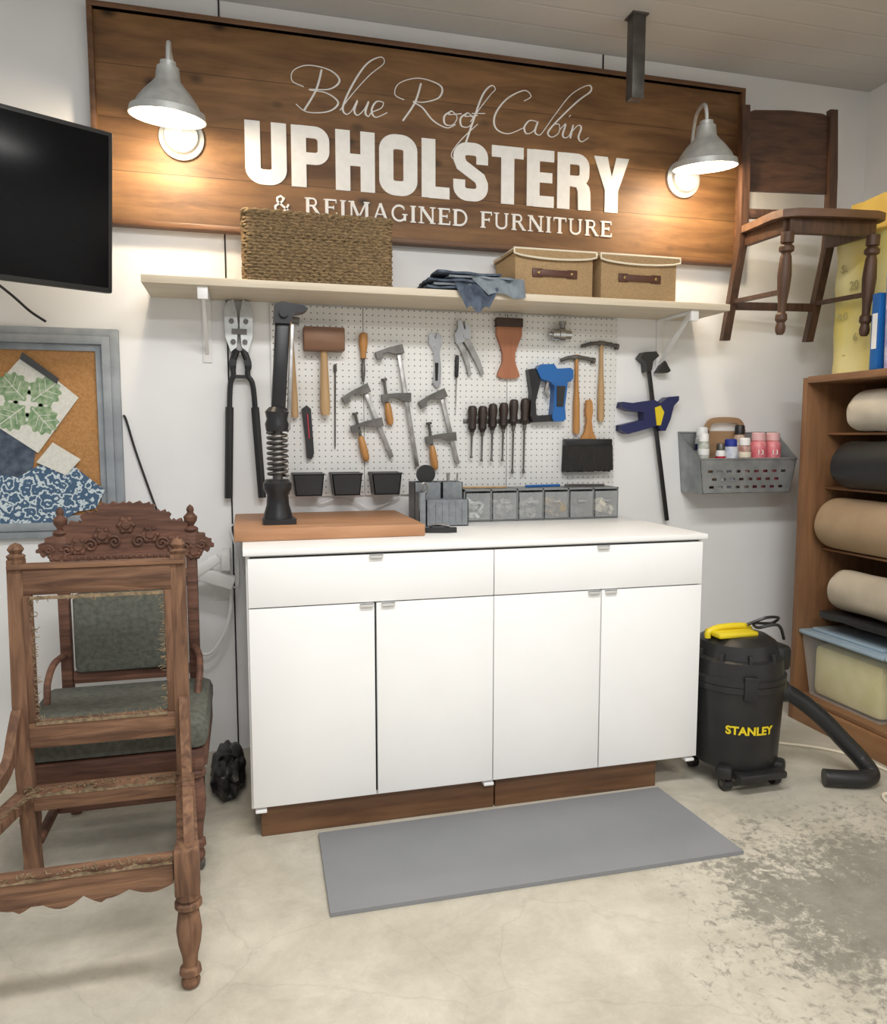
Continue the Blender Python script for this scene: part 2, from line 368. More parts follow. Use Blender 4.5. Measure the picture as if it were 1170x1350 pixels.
Q['A']=(.82,[([(.12,0),(.4,1)],t_),([(.4,1),(.7,0)],.15),([(.2,.34),(.6,.34)],.06),sf(.12,.027,.11),sf(.7,.027,.11)])
Q['G']=(.85,[([(.68,.8)]+arc(.42,.5,.33,.46,40,325,16),.11),([(.7,.42),(.7,.06)],.13),sf(.7,.44,.13)])
Q['N']=(.88,stem(.15,t_)+stem(.72,t_)+[([(.15,.97),(.72,.03)],.15)])
Q['D']=(.84,stem(.16)+[([(.16,.96),(.36,.96)]+arc(.36,.5,.36,.46,90,-90,12)+[(.16,.04)],.11)])
Q['U']=(.84,[([(.16,1),(.16,.3)]+arc(.42,.3,.26,.26,180,360,10)+[(.68,1)],.11),sf(.16,.973),sf(.68,.973,.11)])
Q['T']=(.72,[([(.36,0),(.36,.96)],T_),sf(.36,.027),([(.03,.965),(.69,.965)],t_),([(.03,1),(.03,.76)],.05),([(.69,1),(.69,.76)],.05)])
Q['&']=(.85,[([(.82,.03),(.2,.66),(.2,.86),(.36,.97),(.5,.84),(.42,.66),(.1,.36),(.12,.12),(.32,.03),(.56,.16),(.72,.52)],.10)])
for bb in lay('& REIMAGINED FURNITURE',Q,.14,1.61,2.19,.066,-.034,-.029,.09,.5): part(bb,'serif_lettering',S,M_letter,ang=0)
strokes=[[(2,30),(-12,36),(-10,50),(8,59),(34,56),(46,44),(34,31),(8,27),(30,25),(44,14),(32,1),(6,-3),(-8,6)],[(24,55),(17,28),(2,-1)],
[(46,4),(62,28),(84,56),(102,74),(98,82),(80,70),(62,40),(50,10),(53,0),(60,4),(68,20),(64,6),(68,0),(76,8),(82,20),(78,5),(82,0),(86,6),(98,13),(101,21),(92,21),(86,9),(91,0),(106,8)],
[(150,53),(142,26),(126,-1)],[(128,28),(116,34),(122,50),(148,60),(176,53),(174,37),(154,28),(140,27),(152,20),(166,4),(184,-4),(196,2)],
[(190,20),(181,12),(182,1),(192,1),(198,12),(191,20),(187,15),(204,18)],[(212,20),(203,12),(204,1),(214,1),(220,12),(213,20),(209,15),(226,18)],
[(216,8),(230,30),(244,50),(250,58),(244,62),(232,46),(218,4),(206,-32),(194,-46),(191,-38),(204,-18),(226,6)],[(218,20),(236,22)],
[(290,46),(300,54),(290,61),(266,46),(250,22),(251,3),(268,-3),(290,8)],
[(308,19),(298,19),(291,9),(294,0),(304,5),(310,19),(306,4),(312,0),(318,6),(336,34),(358,64),(382,80),(386,72),(368,56),(342,28),(325,6),(330,-1),(340,6),(341,18),(334,18)],
[(341,10),(350,20),(346,4),(350,0),(356,5),(361,20),(357,0)],[(358,8),(368,20),(373,17),(369,3),(374,-3),(384,4)],[(355,31),(357,34)]]
b=B()
for st in strokes:
    P=cr([(.262+p[0]*.0032,-.031,2.592+p[1]*.00285) for p in st],7);R=[]
    for i in range(len(P)):
        t=P[min(i+1,len(P)-1)]-P[max(i-1,0)];t=t.normalized() if t.length>1e-7 else V((1,0,0))
        R.append(.0020+.0024*max(0,-t.z)**1.3)
    R=[(R[max(i-2,0)]+R[max(i-1,0)]+R[i]+R[min(i+1,len(R)-1)]+R[min(i+2,len(R)-1)])/5 for i in range(len(R))]
    b.tube(P,R,8)
part(b,'script_lettering',S,M_letter)
# ---------------------------------------------------------------- barn lamps
M_bulb=mat('lit_bulb',(1,.9,.75),rough=.5,emit=((1,.88,.72),20))
M_enamel=mat('white_enamel_lining',(.92,.92,.90),rough=.5)
def lamp(x,z,px,pz,label,R=1.,tilt=0.):
    y=-.27;T=thing('wall_lamp',label,'lamp',(px,0,pz),'barn lamps on the sign')
    b=B();b.lathe((px,-.031,pz),(px,-.08,pz),[(0,.082),(.3,.082),(.45,.066),(.8,.06),(1,.02)],28);part(b,'wall_plate',T,M_galv2)
    ax=V((math.sin(tilt),-.12,math.cos(tilt))).normalized();c0=V((x,y,z))
    def at(h): return c0+ax*h
    b=B();pts=cr([(px,-.07,pz),(px,-.10,pz+.06),(px+(x-px)*.3,-.13,pz+.17),V((x+(px-x)*.3,-.18,z+.255)),at(.25)+V((0,.02,0)),at(.21),at(.15)],6)
    b.tube(pts,.008,10);part(b,'gooseneck_arm',T,M_galv2)
    b=B();pr=[(0,.018),(.02,.027),(.1,.028),(.12,.038),(.34,.043),(.42,.055),(.56,.080),(.72,.103),(.85,.116),(.87,.128),(1,.133)]
    b.lathe(at(.185),at(0),[(t,r*R) for t,r in pr]+[(1,.129*R)],36)
    # remove solid cap: lining closes the inside
    b.f.pop();b.m.pop()
    b.c=1;b.lathe(at(0),at(.107),[(0,.129*R),(.21,.124*R),(.25,.111*R),(.48,.098*R),(.76,.076*R),(.97,.05*R),(1,.0)],36)
    k=len(b.f)-1;b.f.pop(k-0) if False else None
    # drop the disc closing the opening of the lining
    idx=[i for i,f in enumerate(b.f) if len(f)==36 and b.m[i]==1]
    for i in reversed(idx): b.f.pop(i);b.m.pop(i)
    part(b,'lamp_shade',T,[M_galv2,M_enamel])
    b=B();b.lathe(at(.10),at(.012),[(0,.015),(.2,.02),(.5,.034),(.8,.03),(1,.0)],18);part(b,'light_bulb',T,M_bulb)
    l=bpy.data.lights.new('bulb_light','POINT');l.energy=11;l.color=(1,.81,.57);l.shadow_soft_size=.03
    o=bpy.data.objects.new('bulb_light',l);COL.objects.link(o);o.parent=T;o.location=at(-.024)-V(T.location)
lamp(-.225,2.415,-.195,2.435,'galvanised gooseneck barn lamp with lit bulb, above the wicker basket',.98,0.05)
lamp(1.915,2.435,1.955,2.465,'galvanised gooseneck barn lamp with lit bulb, beside the hanging chair',1.0,-.08)
# ---------------------------------------------------------------- shelf
SH=thing('wall_shelf','long pale pine shelf on white brackets above the pegboard','shelf',(.85,0,1.845))
part(B().b2(-.33,2.04,-.30,-.001,1.845,1.873,.002),'shelf_board',SH,M_pale)
for x in (-.125,1.88):
    b=B();b.b2(x-.018,x+.018,-.006,-.001,1.60,1.844,.001);b.b2(x-.018,x+.018,-.27,-.001,1.837,1.8445,.001)
    b.beam((x,-.25,1.836),(x,-.006,1.64),.012,.018);b.b2(x-.018,x+.018,-.285,-.268,1.80,1.8445,.001)
    part(b,'shelf_bracket',SH,M_wht2)
def wick(): return mat('seagrass_weave',(.34,.235,.12),(.13,.085,.04),rough=.9,scale=90,stretch=(1,1,2),bump=.8)
def rrect(x0,x1,y0,y1,r,z,n=4):
    P=[]
    for cx,cy,a in ((x1-r,y1-r,0),(x0+r,y1-r,90),(x0+r,y0+r,180),(x1-r,y0+r,270)):
        for i in range(n+1):
            q=math.radians(a+90*i/n);P.append(V((cx+r*math.cos(q),cy+r*math.sin(q),z)))
    return P
def dens(P,step):
    out=[];n=len(P)
    for i in range(n):
        a=P[i];c=P[(i+1)%n];k=max(1,int((c-a).length/step))
        for j in range(k): out.append(a.lerp(c,j/k))
    return out
T=thing('wicker_basket','rectangular brown woven seagrass basket on the shelf','basket',(.295,-.15,1.873))
b=B();nr=21
for k in range(nr):
    z=1.880+k*.0112;P=dens(rrect(.025+.003*math.sin(k),.565,-.285,-.02,.02,z),.0075);Q2=[]
    for i,p in enumerate(P):
        a=math.sin(i*1.25+k*math.pi)*.0036;c=V((.295,-.15,z));d=(p-c).normalized();Q2.append(p+d*a+V((0,0,a*.3)))
    b.tube(Q2,.0064,6,True)
part(b,'woven_side',T,wick())
b=B()
P=dens(rrect(.022,.57,-.288,-.018,.02,2.118),.012)
for ph in (0,math.pi):
    b.tube([p+V((0,0,math.sin(i*.9+ph)*.005))+(p-V((.295,-.15,2.118))).normalized()*math.cos(i*.9+ph)*.004 for i,p in enumerate(P)],.007,6,True)
part(b,'braided_rim',T,wick());part(B().b2(.04,.55,-.27,-.03,1.875,1.885),'basket_bottom',T,wick())
for (x0,x1,lb) in ((1.06,1.415,'tan fabric storage box with cream trim, beside the folded denim'),(1.435,1.80,'smaller tan fabric storage box with cream trim and leather handle')):
    T=thing('storage_box',lb,'box',((x0+x1)/2,-.15,1.873),'fabric boxes on the shelf')
    b=B();b.b2(x0+.008,x1-.008,-.275,-.03,1.874,2.04,.006);part(b,'box_body',T,M_tanbox)
    cx=(x0+x1)/2
    b=B();b.b2(x0,x1,-.285,-.025,2.04,2.052,.005)
    P=[(x0,2.050)]+[(x0+(x1-x0)*i/14,2.032-.016*math.sin(math.pi*i/14)**.6) for i in range(15)]+[(x1,2.050)]
    b.xz(P,-.288,-.282)
    part(b,'box_lid',T,M_tanbox)
    b=B();e=[(x0,-.286,2.05)]+[(x0+(x1-x0)*i/14,-.288,2.032-.016*math.sin(math.pi*i/14)**.6) for i in range(15)]+[(x1,-.286,2.05)]
    b.tube(e,.0042,6);b.tube([(x0,-.286,2.052),(x0,-.03,2.055),(x1,-.03,2.055),(x1,-.286,2.052)],.0042,6,True);part(b,'cream_piping',T,M_cream)
    b=B();b.box((cx,-.282,1.962),(.15,.008,.026),.003)
    b.box((cx-.075,-.279,1.962),(.045,.008,.034),.003);b.box((cx+.075,-.279,1.962),(.045,.008,.034),.003);part(b,'leather_handle',T,M_leather)
    for s in(-1,1):
        b=B();b.ell((cx+s*.072,-.285,1.962),(.007,.004,.007),10,6);part(b,'brass_stud',T,M_brass)
T=thing('folded_denim','rumpled stack of folded blue grey denim draped over the shelf edge','fabric',(.87,-.15,1.873))
for k,(x0,x1,mt) in enumerate(((.70,1.04,M_denim),(.73,1.00,M_denim2),(.70,1.03,M_denim),(.78,1.04,M_denim2),(.73,.99,M_denim))):
    def fn(u,v,k=k,x0=x0,x1=x1):
        x=x0+(x1-x0)*u;y=-.04-(.26+.01*k)*v
        z=1.876+k*.012+.006*noise.noise(V((x*14,y*14,k*3)))+.004
        x=min(x+.02*noise.noise(V((y*9,k*5,1))),1.05);y+=.02*noise.noise(V((x*9,k*4,7)))
        return (x,y,max(z,1.876+.010*k))
    b=B();b.sheet(24,16,fn,.008);part(b,'denim_layer',T,mt)
b=B()
def fn(u,v):
    w=1-.55*v;return (.90+.20*(u-.5)*w,-.314-.006*math.sin(u*14)-.004*v,1.91-.11*v+(0.012*math.sin(u*9)*v))
b.sheet(20,8,fn,.004);part(b,'hanging_corner',T,M_denim)
b=B()
def fn(u,v):
    w=1-.3*v;return (.98+.22*(u-.5)*w+.04*v,-.318-.006*math.sin(u*16)-.005,1.918-.062*v+.01*math.sin(u*6)*v)
b.sheet(20,6,fn,.004);part(b,'hanging_corner',T,M_denim2)
# ---------------------------------------------------------------- pegboard
def peg_mat():
    m=bpy.data.materials.new('perforated_hardboard');m.use_nodes=True;nt=m.node_tree;N=nt.nodes;L=nt.links;p=N['Principled BSDF']
    tc=N.new('ShaderNodeTexCoord');sp=N.new('ShaderNodeSeparateXYZ');L.new(tc.outputs['Object'],sp.inputs[0])
    def ma(op,a,b=0):
        x=N.new('ShaderNodeMath');x.operation=op
        for i,q in enumerate((a,b)):
            if isinstance(q,(int,float)):x.inputs[i].default_value=q
            else:L.new(q,x.inputs[i])
        return x.outputs[0]
    g=.0254
    fx=ma('SUBTRACT',ma('FRACT',ma('DIVIDE',ma('ADD',sp.outputs[0],10*g),g)),.5);fz=ma('SUBTRACT',ma('FRACT',ma('DIVIDE',ma('ADD',sp.outputs[2],100*g),g)),.5)
    d=ma('SQRT',ma('ADD',ma('MULTIPLY',fx,fx),ma('MULTIPLY',fz,fz)))
    r=N.new('ShaderNodeValToRGB');r.color_ramp.elements[0].position=.09;r.color_ramp.elements[0].color=(.12,.115,.11,1);r.color_ramp.elements[1].position=.13;r.color_ramp.elements[1].color=(.80,.80,.78,1)
    L.new(d,r.inputs[0]);L.new(r.outputs[0],p.inputs['Base Color']);p.inputs['Roughness'].default_value=.6;return m
PG=thing('pegboard','white perforated pegboard panel full of hand tools, under the shelf','pegboard',(.88,-.005,1.06))
pm=peg_mat()
for x0,x1 in ((.12,.495),(.498,1.13),(1.133,1.655)): part(B().b2(x0,x1,-.012,-.001,1.06,1.838,.001),'pegboard_panel',PG,pm)
# ---------------------------------------------------------------- tools
def tool(name,label,cat,x,z,group=None): return thing(name,label,cat,(x,-.02,z),group)
T=tool('bolt_cutter','large bolt cutter with grey jaws and black handles','bolt cutter',0,1.6)
b=B()
b.xz([(-.058,1.80),(-.045,1.835),(-.02,1.845),(-.008,1.79),(-.006,1.74),(-.012,1.66),(-.035,1.64),(-.055,1.70)],-.045,-.008)
b.xz([(.052,1.80),(.04,1.835),(.015,1.845),(.003,1.79),(.001,1.74),(.007,1.66),(.03,1.64),(.05,1.70)],-.045,-.008)
part(b,'cutter_jaw',T,M_galv2)
b=B()
for x,z in((-.03,1.76),(.025,1.76),(-.025,1.68),(.02,1.68)): b.cyl((x,-.052,z),(x,-.044,z),.010,seg=12)
b.beam((-.03,-.048,1.72),(.028,-.048,1.72),.02,.006);part(b,'jaw_bolts',T,M_dsteel)
for s in(-1,1):
    b=B();P=cr([(s*.012,-.03,1.65),(s*.03,-.03,1.60),(s*.028,-.03,1.55),(s*.045+.003,-.03,1.50),(s*.055+.004,-.03,1.28),(s*.066+.007,-.03,1.06)],5)
    b.tube(P,[.014]*8+[.011]*(len(P)-16)+[.0135]*8,10)
    b.cyl((s*.028,-.045,1.60),(s*.028,-.002,1.60),.014,seg=14)
    part(b,'cutter_handle',T,M_blackm)
    b=B();b.tube([P[-9],P[-1]],.0165,10);part(b,'handle_grip',T,M_black)
b=B();b.beam((-.03,-.03,1.545),(.035,-.03,1.545),.014,.014);part(b,'cutter_link',T,M_blackm)
T=tool('long_hammer','long hammer with worn wooden handle beside the wooden mallet','hammer',.2,1.6)
b=B();b.lathe((.198,-.035,1.77),(.21,-.035,1.385),[(0,.009),(.2,.010),(.5,.012),(.8,.015),(1,.014)],12);part(b,'hammer_handle',T,M_tan)
b=B();b.beam((.165,-.03,1.782),(.235,-.03,1.772),.024,.03,.004);part(b,'hammer_head',T,M_dsteel)
T=tool('wooden_mallet','square wooden mallet hanging on the pegboard','mallet',.33,1.6)
part(B().box((.33,-.045,1.70),(.165,.06,.095),.006),'mallet_head',T,wood('mallet_brown',(.24,.12,.06),(.15,.07,.035),'x'))
b=B();b.lathe((.33,-.045,1.66),(.332,-.045,1.395),[(0,.014),(.3,.016),(.7,.02),(.9,.021),(1,.017)],14);part(b,'mallet_handle',T,M_tan)
T=tool('utility_knife','black utility knife with red slider on the pegboard','knife',.26,1.3)
b=B();b.xz([(.238,1.42),(.258,1.435),(.275,1.42),(.285,1.24),(.275,1.215),(.255,1.22),(.25,1.30)],-.035,-.013);part(b,'knife_body',T,M_black)
part(B().xz([(.258,1.40),(.262,1.40),(.268,1.30),(.264,1.30)],-.038,-.035),'knife_slider',T,M_red)
T=tool('awl','small awl with yellow wooden handle on the pegboard','awl',.49,1.6)
b=B();b.lathe((.495,-.03,1.735),(.493,-.03,1.63),[(0,.010),(.08,.018),(.5,.018),(.8,.012),(1,.012)],14);part(b,'awl_handle',T,M_orange)
b=B();b.lathe((.493,-.03,1.63),(.492,-.03,1.535),[(0,.010),(.1,.006),(.4,.009),(.6,.009),(1,.005)],10);part(b,'awl_shank',T,M_dsteel)
T=tool('steel_needle','long thin steel needle hanging on the pegboard','needle',.375,1.4)
b=B();b.lathe((.378,-.02,1.605),(.373,-.02,1.255),[(0,.004),(.02,.007),(.08,.007),(.1,.0035),(.95,.003),(1,.001)],8);part(b,'needle_shaft',T,M_dsteel)
def clamp(P0,P1,J0,t,J1,H0,H1,lb,k=1.):
    T=tool('bar_clamp',lb,'clamp',(P0[0]+P1[0])/2,(P0[1]+P1[1])/2,'bar clamps on the pegboard')
    y=-.035
    b=B();b.beam((P0[0],y,P0[1]),(P1[0],y,P1[1]),.018,.008,.001);part(b,'clamp_bar',T,M_steel)
    def jaw(c,e,nm):
        c=V(c);e=V(e);u=(e-c).normalized();n=V((-u.y,u.x));
        if n.y>0:n=-n
        b=B()
        pts=[c-u*.02-n*.016,c-u*.02+n*.022,c+u*.02+n*.017,c+(e-c)*.5+n*.004,e-u*.020+n*.004,e-u*.020+n*.024,e+u*.006+n*.024,e+u*.008-n*.007,c+(e-c)*.5-n*.014]
        b.xz([(p.x,p.y) for p in pts],-.050,-.020);part(b,nm,T,M_dsteel)
    jaw(P0,J0,'fixed_jaw')
    c=V(P0).lerp(V(P1),t);jaw(c,J1,'sliding_jaw')
    b=B();h0=V(H0);h1=V(H1);dd=(h1-h0).normalized()
    b.cyl((h0.x-dd.x*.09,y,h0.y-dd.y*.09),(h0.x,y,h0.y),.006,seg=10);b.cyl((h0.x-dd.x*.1,y,h0.y-dd.y*.1),(h0.x-dd.x*.09,y,h0.y-dd.y*.09),.013,seg=12);part(b,'clamp_screw',T,M_dsteel)
    b=B();b.lathe((h0.x,y,h0.y),(h1.x,y,h1.y),[(0,.008),(.08,.012),(.4,.016),(.8,.016),(.95,.012),(1,.006)],12);part(b,'clamp_handle',T,M_orange)
clamp((.64,1.672),(.72,1.18),(.55,1.65),.40,(.575,1.475),(.592,1.45),(.605,1.355),'tall steel bar clamp with orange wooden handle')
clamp((.495,1.505),(.61,1.22),(.41,1.465),.48,(.445,1.345),(.478,1.31),(.503,1.205),'small steel bar clamp hanging lowest near the black bins')
clamp((.825,1.49),(.90,1.19),(.735,1.45),.60,(.765,1.30),(.785,1.27),(.80,1.165),'small steel bar clamp beside the row of screwdrivers')
T=tool('adjustable_wrench','small chrome adjustable wrench on the pegboard','wrench',.8,1.6)
b=B();b.xz([(.775,1.735),(.79,1.75),(.798,1.72),(.806,1.722),(.81,1.748),(.828,1.735),(.83,1.70),(.82,1.67),(.828,1.60),(.825,1.53),(.808,1.515),(.79,1.535),(.80,1.60),(.793,1.67),(.775,1.70)],-.03,-.013)
b.cyl((.806,-.034,1.69),(.806,-.013,1.69),.012,seg=12);part(b,'wrench_body',T,M_chrome)
part(B().xz([(.80,1.62),(.815,1.62),(.812,1.545),(.802,1.545)],-.032,-.030),'handle_slot',T,M_dark)
T=tool('locking_pliers','chrome locking pliers with curved jaws on the pegboard','pliers',.95,1.68)
b=B();b.ribbon([(.915,1.745),(.95,1.70),(.99,1.63),(1.012,1.575)],[.02,.026,.022,.014],-.036,-.014)
b.ribbon([(.90,1.72),(.925,1.675),(.945,1.62),(.955,1.57)],[.02,.022,.018,.012],-.034,-.013);part(b,'pliers_handle',T,M_steel)
b=B();b.xz([(.90,1.80),(.915,1.805),(.925,1.77),(.94,1.745),(.925,1.71),(.895,1.70),(.885,1.74),(.90,1.765)],-.038,-.014);b.xz([(.93,1.80),(.955,1.77),(.955,1.73),(.935,1.71),(.93,1.75),(.935,1.77)],-.034,-.014)
b.cyl((.935,-.042,1.735),(.935,-.013,1.735),.011,seg=12);part(b,'pliers_jaw',T,M_chrome)
T=tool('thin_awl','thin dark awl hanging on the pegboard','awl',.895,1.55)
b=B();b.lathe((.90,-.022,1.655),(.897,-.022,1.56),[(0,.006),(.1,.009),(.9,.009),(1,.006)],10);part(b,'awl_handle',T,M_black)
b=B();b.cyl((.897,-.022,1.56),(.893,-.022,1.40),.003,.001,8);part(b,'awl_shank',T,M_steel)
T=tool('webbing_stretcher','reddish wooden webbing stretcher with dark grip pad','stretcher',1.13,1.7)
b=B();b.xz([(1.075,1.80),(1.19,1.80),(1.19,1.745),(1.175,1.71),(1.16,1.67),(1.16,1.63),(1.178,1.585),(1.182,1.57),(1.16,1.56),(1.10,1.56),(1.08,1.57),(1.084,1.585),(1.103,1.63),(1.103,1.67),(1.09,1.71),(1.075,1.745)],-.035,-.013)
part(b,'stretcher_body',T,wood('reddish_wood',(.42,.17,.08),(.33,.12,.055),'z'));part(B().box((1.132,-.028,1.80),(.122,.03,.038),.004),'grip_pad',T,mat('dark_brown_pad',(.07,.045,.035),rough=.8))
T=tool('air_fitting','small chrome air line fitting on the pegboard','fitting',1.36,1.76)
b=B();b.lathe((1.31,-.043,1.755),(1.415,-.043,1.755),[(0,.012),(.15,.012),(.16,.024),(.45,.024),(.46,.03),(.7,.03),(.71,.02),(1,.02)],14);part(b,'fitting_body',T,M_chrome)
b=B();b.cyl((1.375,-.045,1.76),(1.375,-.045,1.805),.012,seg=12);b.cyl((1.375,-.045,1.80),(1.375,-.045,1.812),.017,seg=12);part(b,'fitting_valve',T,M_steel)
for i,(x,zt,zb) in enumerate(((.965,1.44,1.215),(1.012,1.44,1.20),(1.058,1.45,1.20),(1.108,1.455,1.20),(1.155,1.47,1.145),(1.207,1.475,1.145))):
    T=tool('screwdriver','dark wooden handled screwdriver in a row on the pegboard','screwdriver',x,1.35,'row of dark screwdrivers')
    b=B();b.lathe((x,-.038,zt),(x-.002,-.038,zt-.115),[(0,.012),(.05,.018),(.25,.021),(.6,.017),(.85,.019),(.92,.012),(1,.010)],14);part(b,'screwdriver_handle',T,mat('dark_handle',(.045,.028,.022),(.025,.016,.013),rough=.4))
    b=B();b.lathe((x-.002,-.038,zt-.115),(x-.005,-.038,zb),[(0,.008),(.1,.008),(.12,.0045),(.9,.004),(.93,.006),(1,.006)],10);part(b,'screwdriver_shank',T,M_dsteel)
solo(B().b2(.93,1.24,-.016,-.0121,1.365,1.385,.001),'tool_strip','thin dark metal tool holder strip on the pegboard','holder',(1.085,-.015,1.375),M_dsteel)
T=tool('pneumatic_stapler','blue and black pneumatic staple gun hanging on the pegboard','staple gun',1.33,1.5)
b=B();b.xz([(1.25,1.60),(1.27,1.622),(1.33,1.625),(1.345,1.605),(1.41,1.61),(1.422,1.60),(1.422,1.565),(1.41,1.55),(1.395,1.55),(1.395,1.53),(1.385,1.44),(1.39,1.385),(1.375,1.375),(1.335,1.375),(1.325,1.39),(1.332,1.46),(1.335,1.53),(1.31,1.55),(1.27,1.56)],-.065,-.014);part(b,'stapler_body',T,M_blue)
b=B();b.xz([(1.215,1.60),(1.25,1.605),(1.275,1.59),(1.272,1.55),(1.25,1.46),(1.255,1.40),(1.33,1.405),(1.33,1.375),(1.24,1.37),(1.225,1.40),(1.23,1.50)],-.055,-.014);part(b,'stapler_magazine',T,M_blackm)
part(B().xz([(1.343,1.53),(1.385,1.53),(1.375,1.44),(1.345,1.44)],-.068,-.064),'rubber_grip',T,M_black)
b=B();b.ribbon([(1.31,1.55),(1.30,1.51),(1.315,1.48)],.012,-.05,-.035);part(b,'trigger',T,M_steel)
for (x0,x1,z,hx,hb,lb) in ((1.375,1.54,1.66,1.452,1.32,'tack hammer with orange handle hanging behind the staple gun'),(1.475,1.655,1.725,1.572,1.375,'tack hammer with light wooden handle at the pegboard edge')):
    T=tool('tack_hammer',lb,'hammer',hx,z,'tack hammers')
    b=B();P=cr([(x0,-.03,z-.015),((x0+hx)/2,-.03,z-.003),(hx,-.03,z),((x1+hx)/2,-.03,z-.003),(x1,-.03,z-.012)],4)
    b.tube(P,[.008]*3+[.009]*4+[.012]*3+[.009]*(len(P)-12)+[.011]*2,10);b.cyl((x1-.014,-.03,z-.012),(x1,-.03,z-.013),.014,seg=12);part(b,'hammer_head',T,M_dsteel)
    b=B();b.lathe((hx,-.03,z+.012),(hx+.004,-.03,hb),[(0,.008),(.3,.009),(.45,.011),(.6,.015),(.95,.016),(1,.011)],12);part(b,'hammer_handle',T,M_tan if hx>1.5 else M_orange)
T=tool('dust_brush','wide black bristle dust brush with wooden handle','brush',1.51,1.3)
b=B();b.xz([(1.497,1.47),(1.515,1.475),(1.525,1.46),(1.528,1.42),(1.522,1.38),(1.53,1.33),(1.55,1.295),(1.47,1.295),(1.492,1.33),(1.50,1.38),(1.493,1.42)],-.05,-.03);part(b,'brush_handle',T,M_orange)
part(B().box((1.508,-.040,1.283),(.225,.05,.03),.005),'brush_block',T,M_blackm)
b=B();n=60
P=[(1.396,1.27)]+[(1.392+.235*i/n,1.155+random.uniform(-.006,.006)) for i in range(n+1)]+[(1.622,1.27)];b.xz(P,-.062,-.018);part(b,'brush_bristles',T,mat('black_bristle',(.012,.011,.01),(.03,.028,.025),rough=.8,scale=60,stretch=(6,6,.3),bump=.6))
T=tool('quick_clamp','long black trigger bar clamp with blue jaws hanging on the wall','clamp',1.85,1.3)
b=B();b.beam((1.80,-.035,1.67),(1.925,-.035,.915),.02,.008,.001);part(b,'clamp_bar',T,M_blackm)
b=B();b.xz([(1.755,1.665),(1.775,1.69),(1.835,1.695),(1.85,1.675),(1.82,1.65),(1.815,1.61),(1.79,1.60),(1.785,1.64)],-.055,-.005);b.xz([(1.85,1.60),(1.885,1.655),(1.915,1.61),(1.90,1.60)],-.05,-.007);part(b,'fixed_jaw',T,M_black)
b=B();b.xz([(1.79,1.47),(1.83,1.475),(1.86,1.46),(1.90,1.49),(1.955,1.495),(1.955,1.475),(1.93,1.45),(1.915,1.39),(1.89,1.335),(1.865,1.335),(1.85,1.36),(1.80,1.345),(1.70,1.32),(1.665,1.335),(1.665,1.36),(1.71,1.37),(1.78,1.385),(1.775,1.42),(1.71,1.425),(1.665,1.44),(1.67,1.465),(1.72,1.46)],-.06,-.005);part(b,'trigger_body',T,M_navy)
b=B();b.xz([(1.83,1.44),(1.858,1.45),(1.878,1.42),(1.862,1.36),(1.842,1.36)],-.064,-.059);part(b,'clamp_label',T,M_yellow)
for x in(.255,.41,.575):
    T=thing('small_bin','small black open plastic bin clipped under the pegboard','bin',(x,-.06,1.07),'black pegboard bins')
    w=.062;b=B()
    o=[(x-w,1.155),(x+w,1.155),(x+w*.84,1.07),(x-w*.84,1.07)]
    b.xz(o,-.112,-.108);b.xz(o,-.018,-.0125)
    b.prism([(x-w,-.112,1.155),(x-w,-.0125,1.155),(x-w*.84,-.0125,1.07),(x-w*.84,-.112,1.07)],(.004,0,0))
    b.prism([(x+w-.004,-.112,1.155),(x+w-.004,-.0125,1.155),(x+w*.84-.004,-.0125,1.07),(x+w*.84-.004,-.112,1.07)],(.004,0,0))
    b.b2(x-w*.84,x+w*.84,-.112,-.0125,1.068,1.073)
    part(b,'bin_body',T,M_black)
    b=B();b.tube([(x-w,-.114,1.157),(x+w,-.114,1.157),(x+w,-.014,1.157),(x-w,-.014,1.157)],.004,6,True);part(b,'bin_rim',T,M_black)
# ---------------------------------------------------------------- cabinet
P_=thing('wooden_plinth','dark brown reclaimed wood base under the white cabinet','base',(.75,-.42,0))
for x0,x1,y0,y1 in ((.03,.83,-.755,-.71),(.835,1.47,-.755,-.71)): part(B().b2(x0,x1,y0,y1,0,.107,.003),'front_board',P_,M_brownx)
for x0,x1 in ((.03,.075),(1.425,1.47)): part(B().b2(x0,x1,-.709,-.06,0,.107,.003),'side_board',P_,M_brownx)
C=thing('storage_cabinet','wide white laminate cabinet with two drawers above four doors','cabinet',(.81,-.4,.108))
part(B().b2(.0,1.62,-.775,-.03,.108,.936,.002),'cabinet_body',C,M_white)
part(B().b2(.012,1.608,-.7765,-.774,.125,.93),'shadow_gap',C,M_dark)
def pull(x,z,par):
    b=B();b.b2(x-.022,x+.022,-.804,-.792,z-.003,z+.001,.001);b.b2(x-.022,x+.022,-.804,-.801,z-.012,z+.001,.001);part(b,'pull_handle',par,M_alu,'small satin aluminium tab pull')
for x0,x1,hx in((.006,.8115,.41),(.8145,1.614,1.215)):
    d=part(B().b2(x0,x1,-.794,-.777,.771,.926,.0015),'drawer',C,M_white);pull(hx,.927,d)
for x0,x1,hx in((.006,.403,.378),(.410,.8115,.448),(.8145,1.211,1.183),(1.215,1.614,1.247)):
    d=part(B().b2(x0,x1,-.794,-.777,.118,.767,.0015),'door',C,M_white);pull(hx,.768,d)
for x in(.03,.80,1.59):
    b=B();b.b2(x-.018,x+.018,-.792,-.762,.098,.1085,.002);part(b,'foot',C,M_wht2)
solo(B().b2(-.008,1.63,-.80,-.02,.9365,.955,.002),'worktop','white laminate worktop on the cabinet','worktop',(.81,-.41,.9365),M_white)
solo(B().b2(-.035,.62,-.60,-.05,.9555,.998,.004),'cutting_board','thick orange brown wooden board on the worktop','board',(.29,-.33,.9555),M_butcher)
T=thing('hand_press','tall black cast iron hand press standing on the wooden board','press',(.12,-.42,.998))
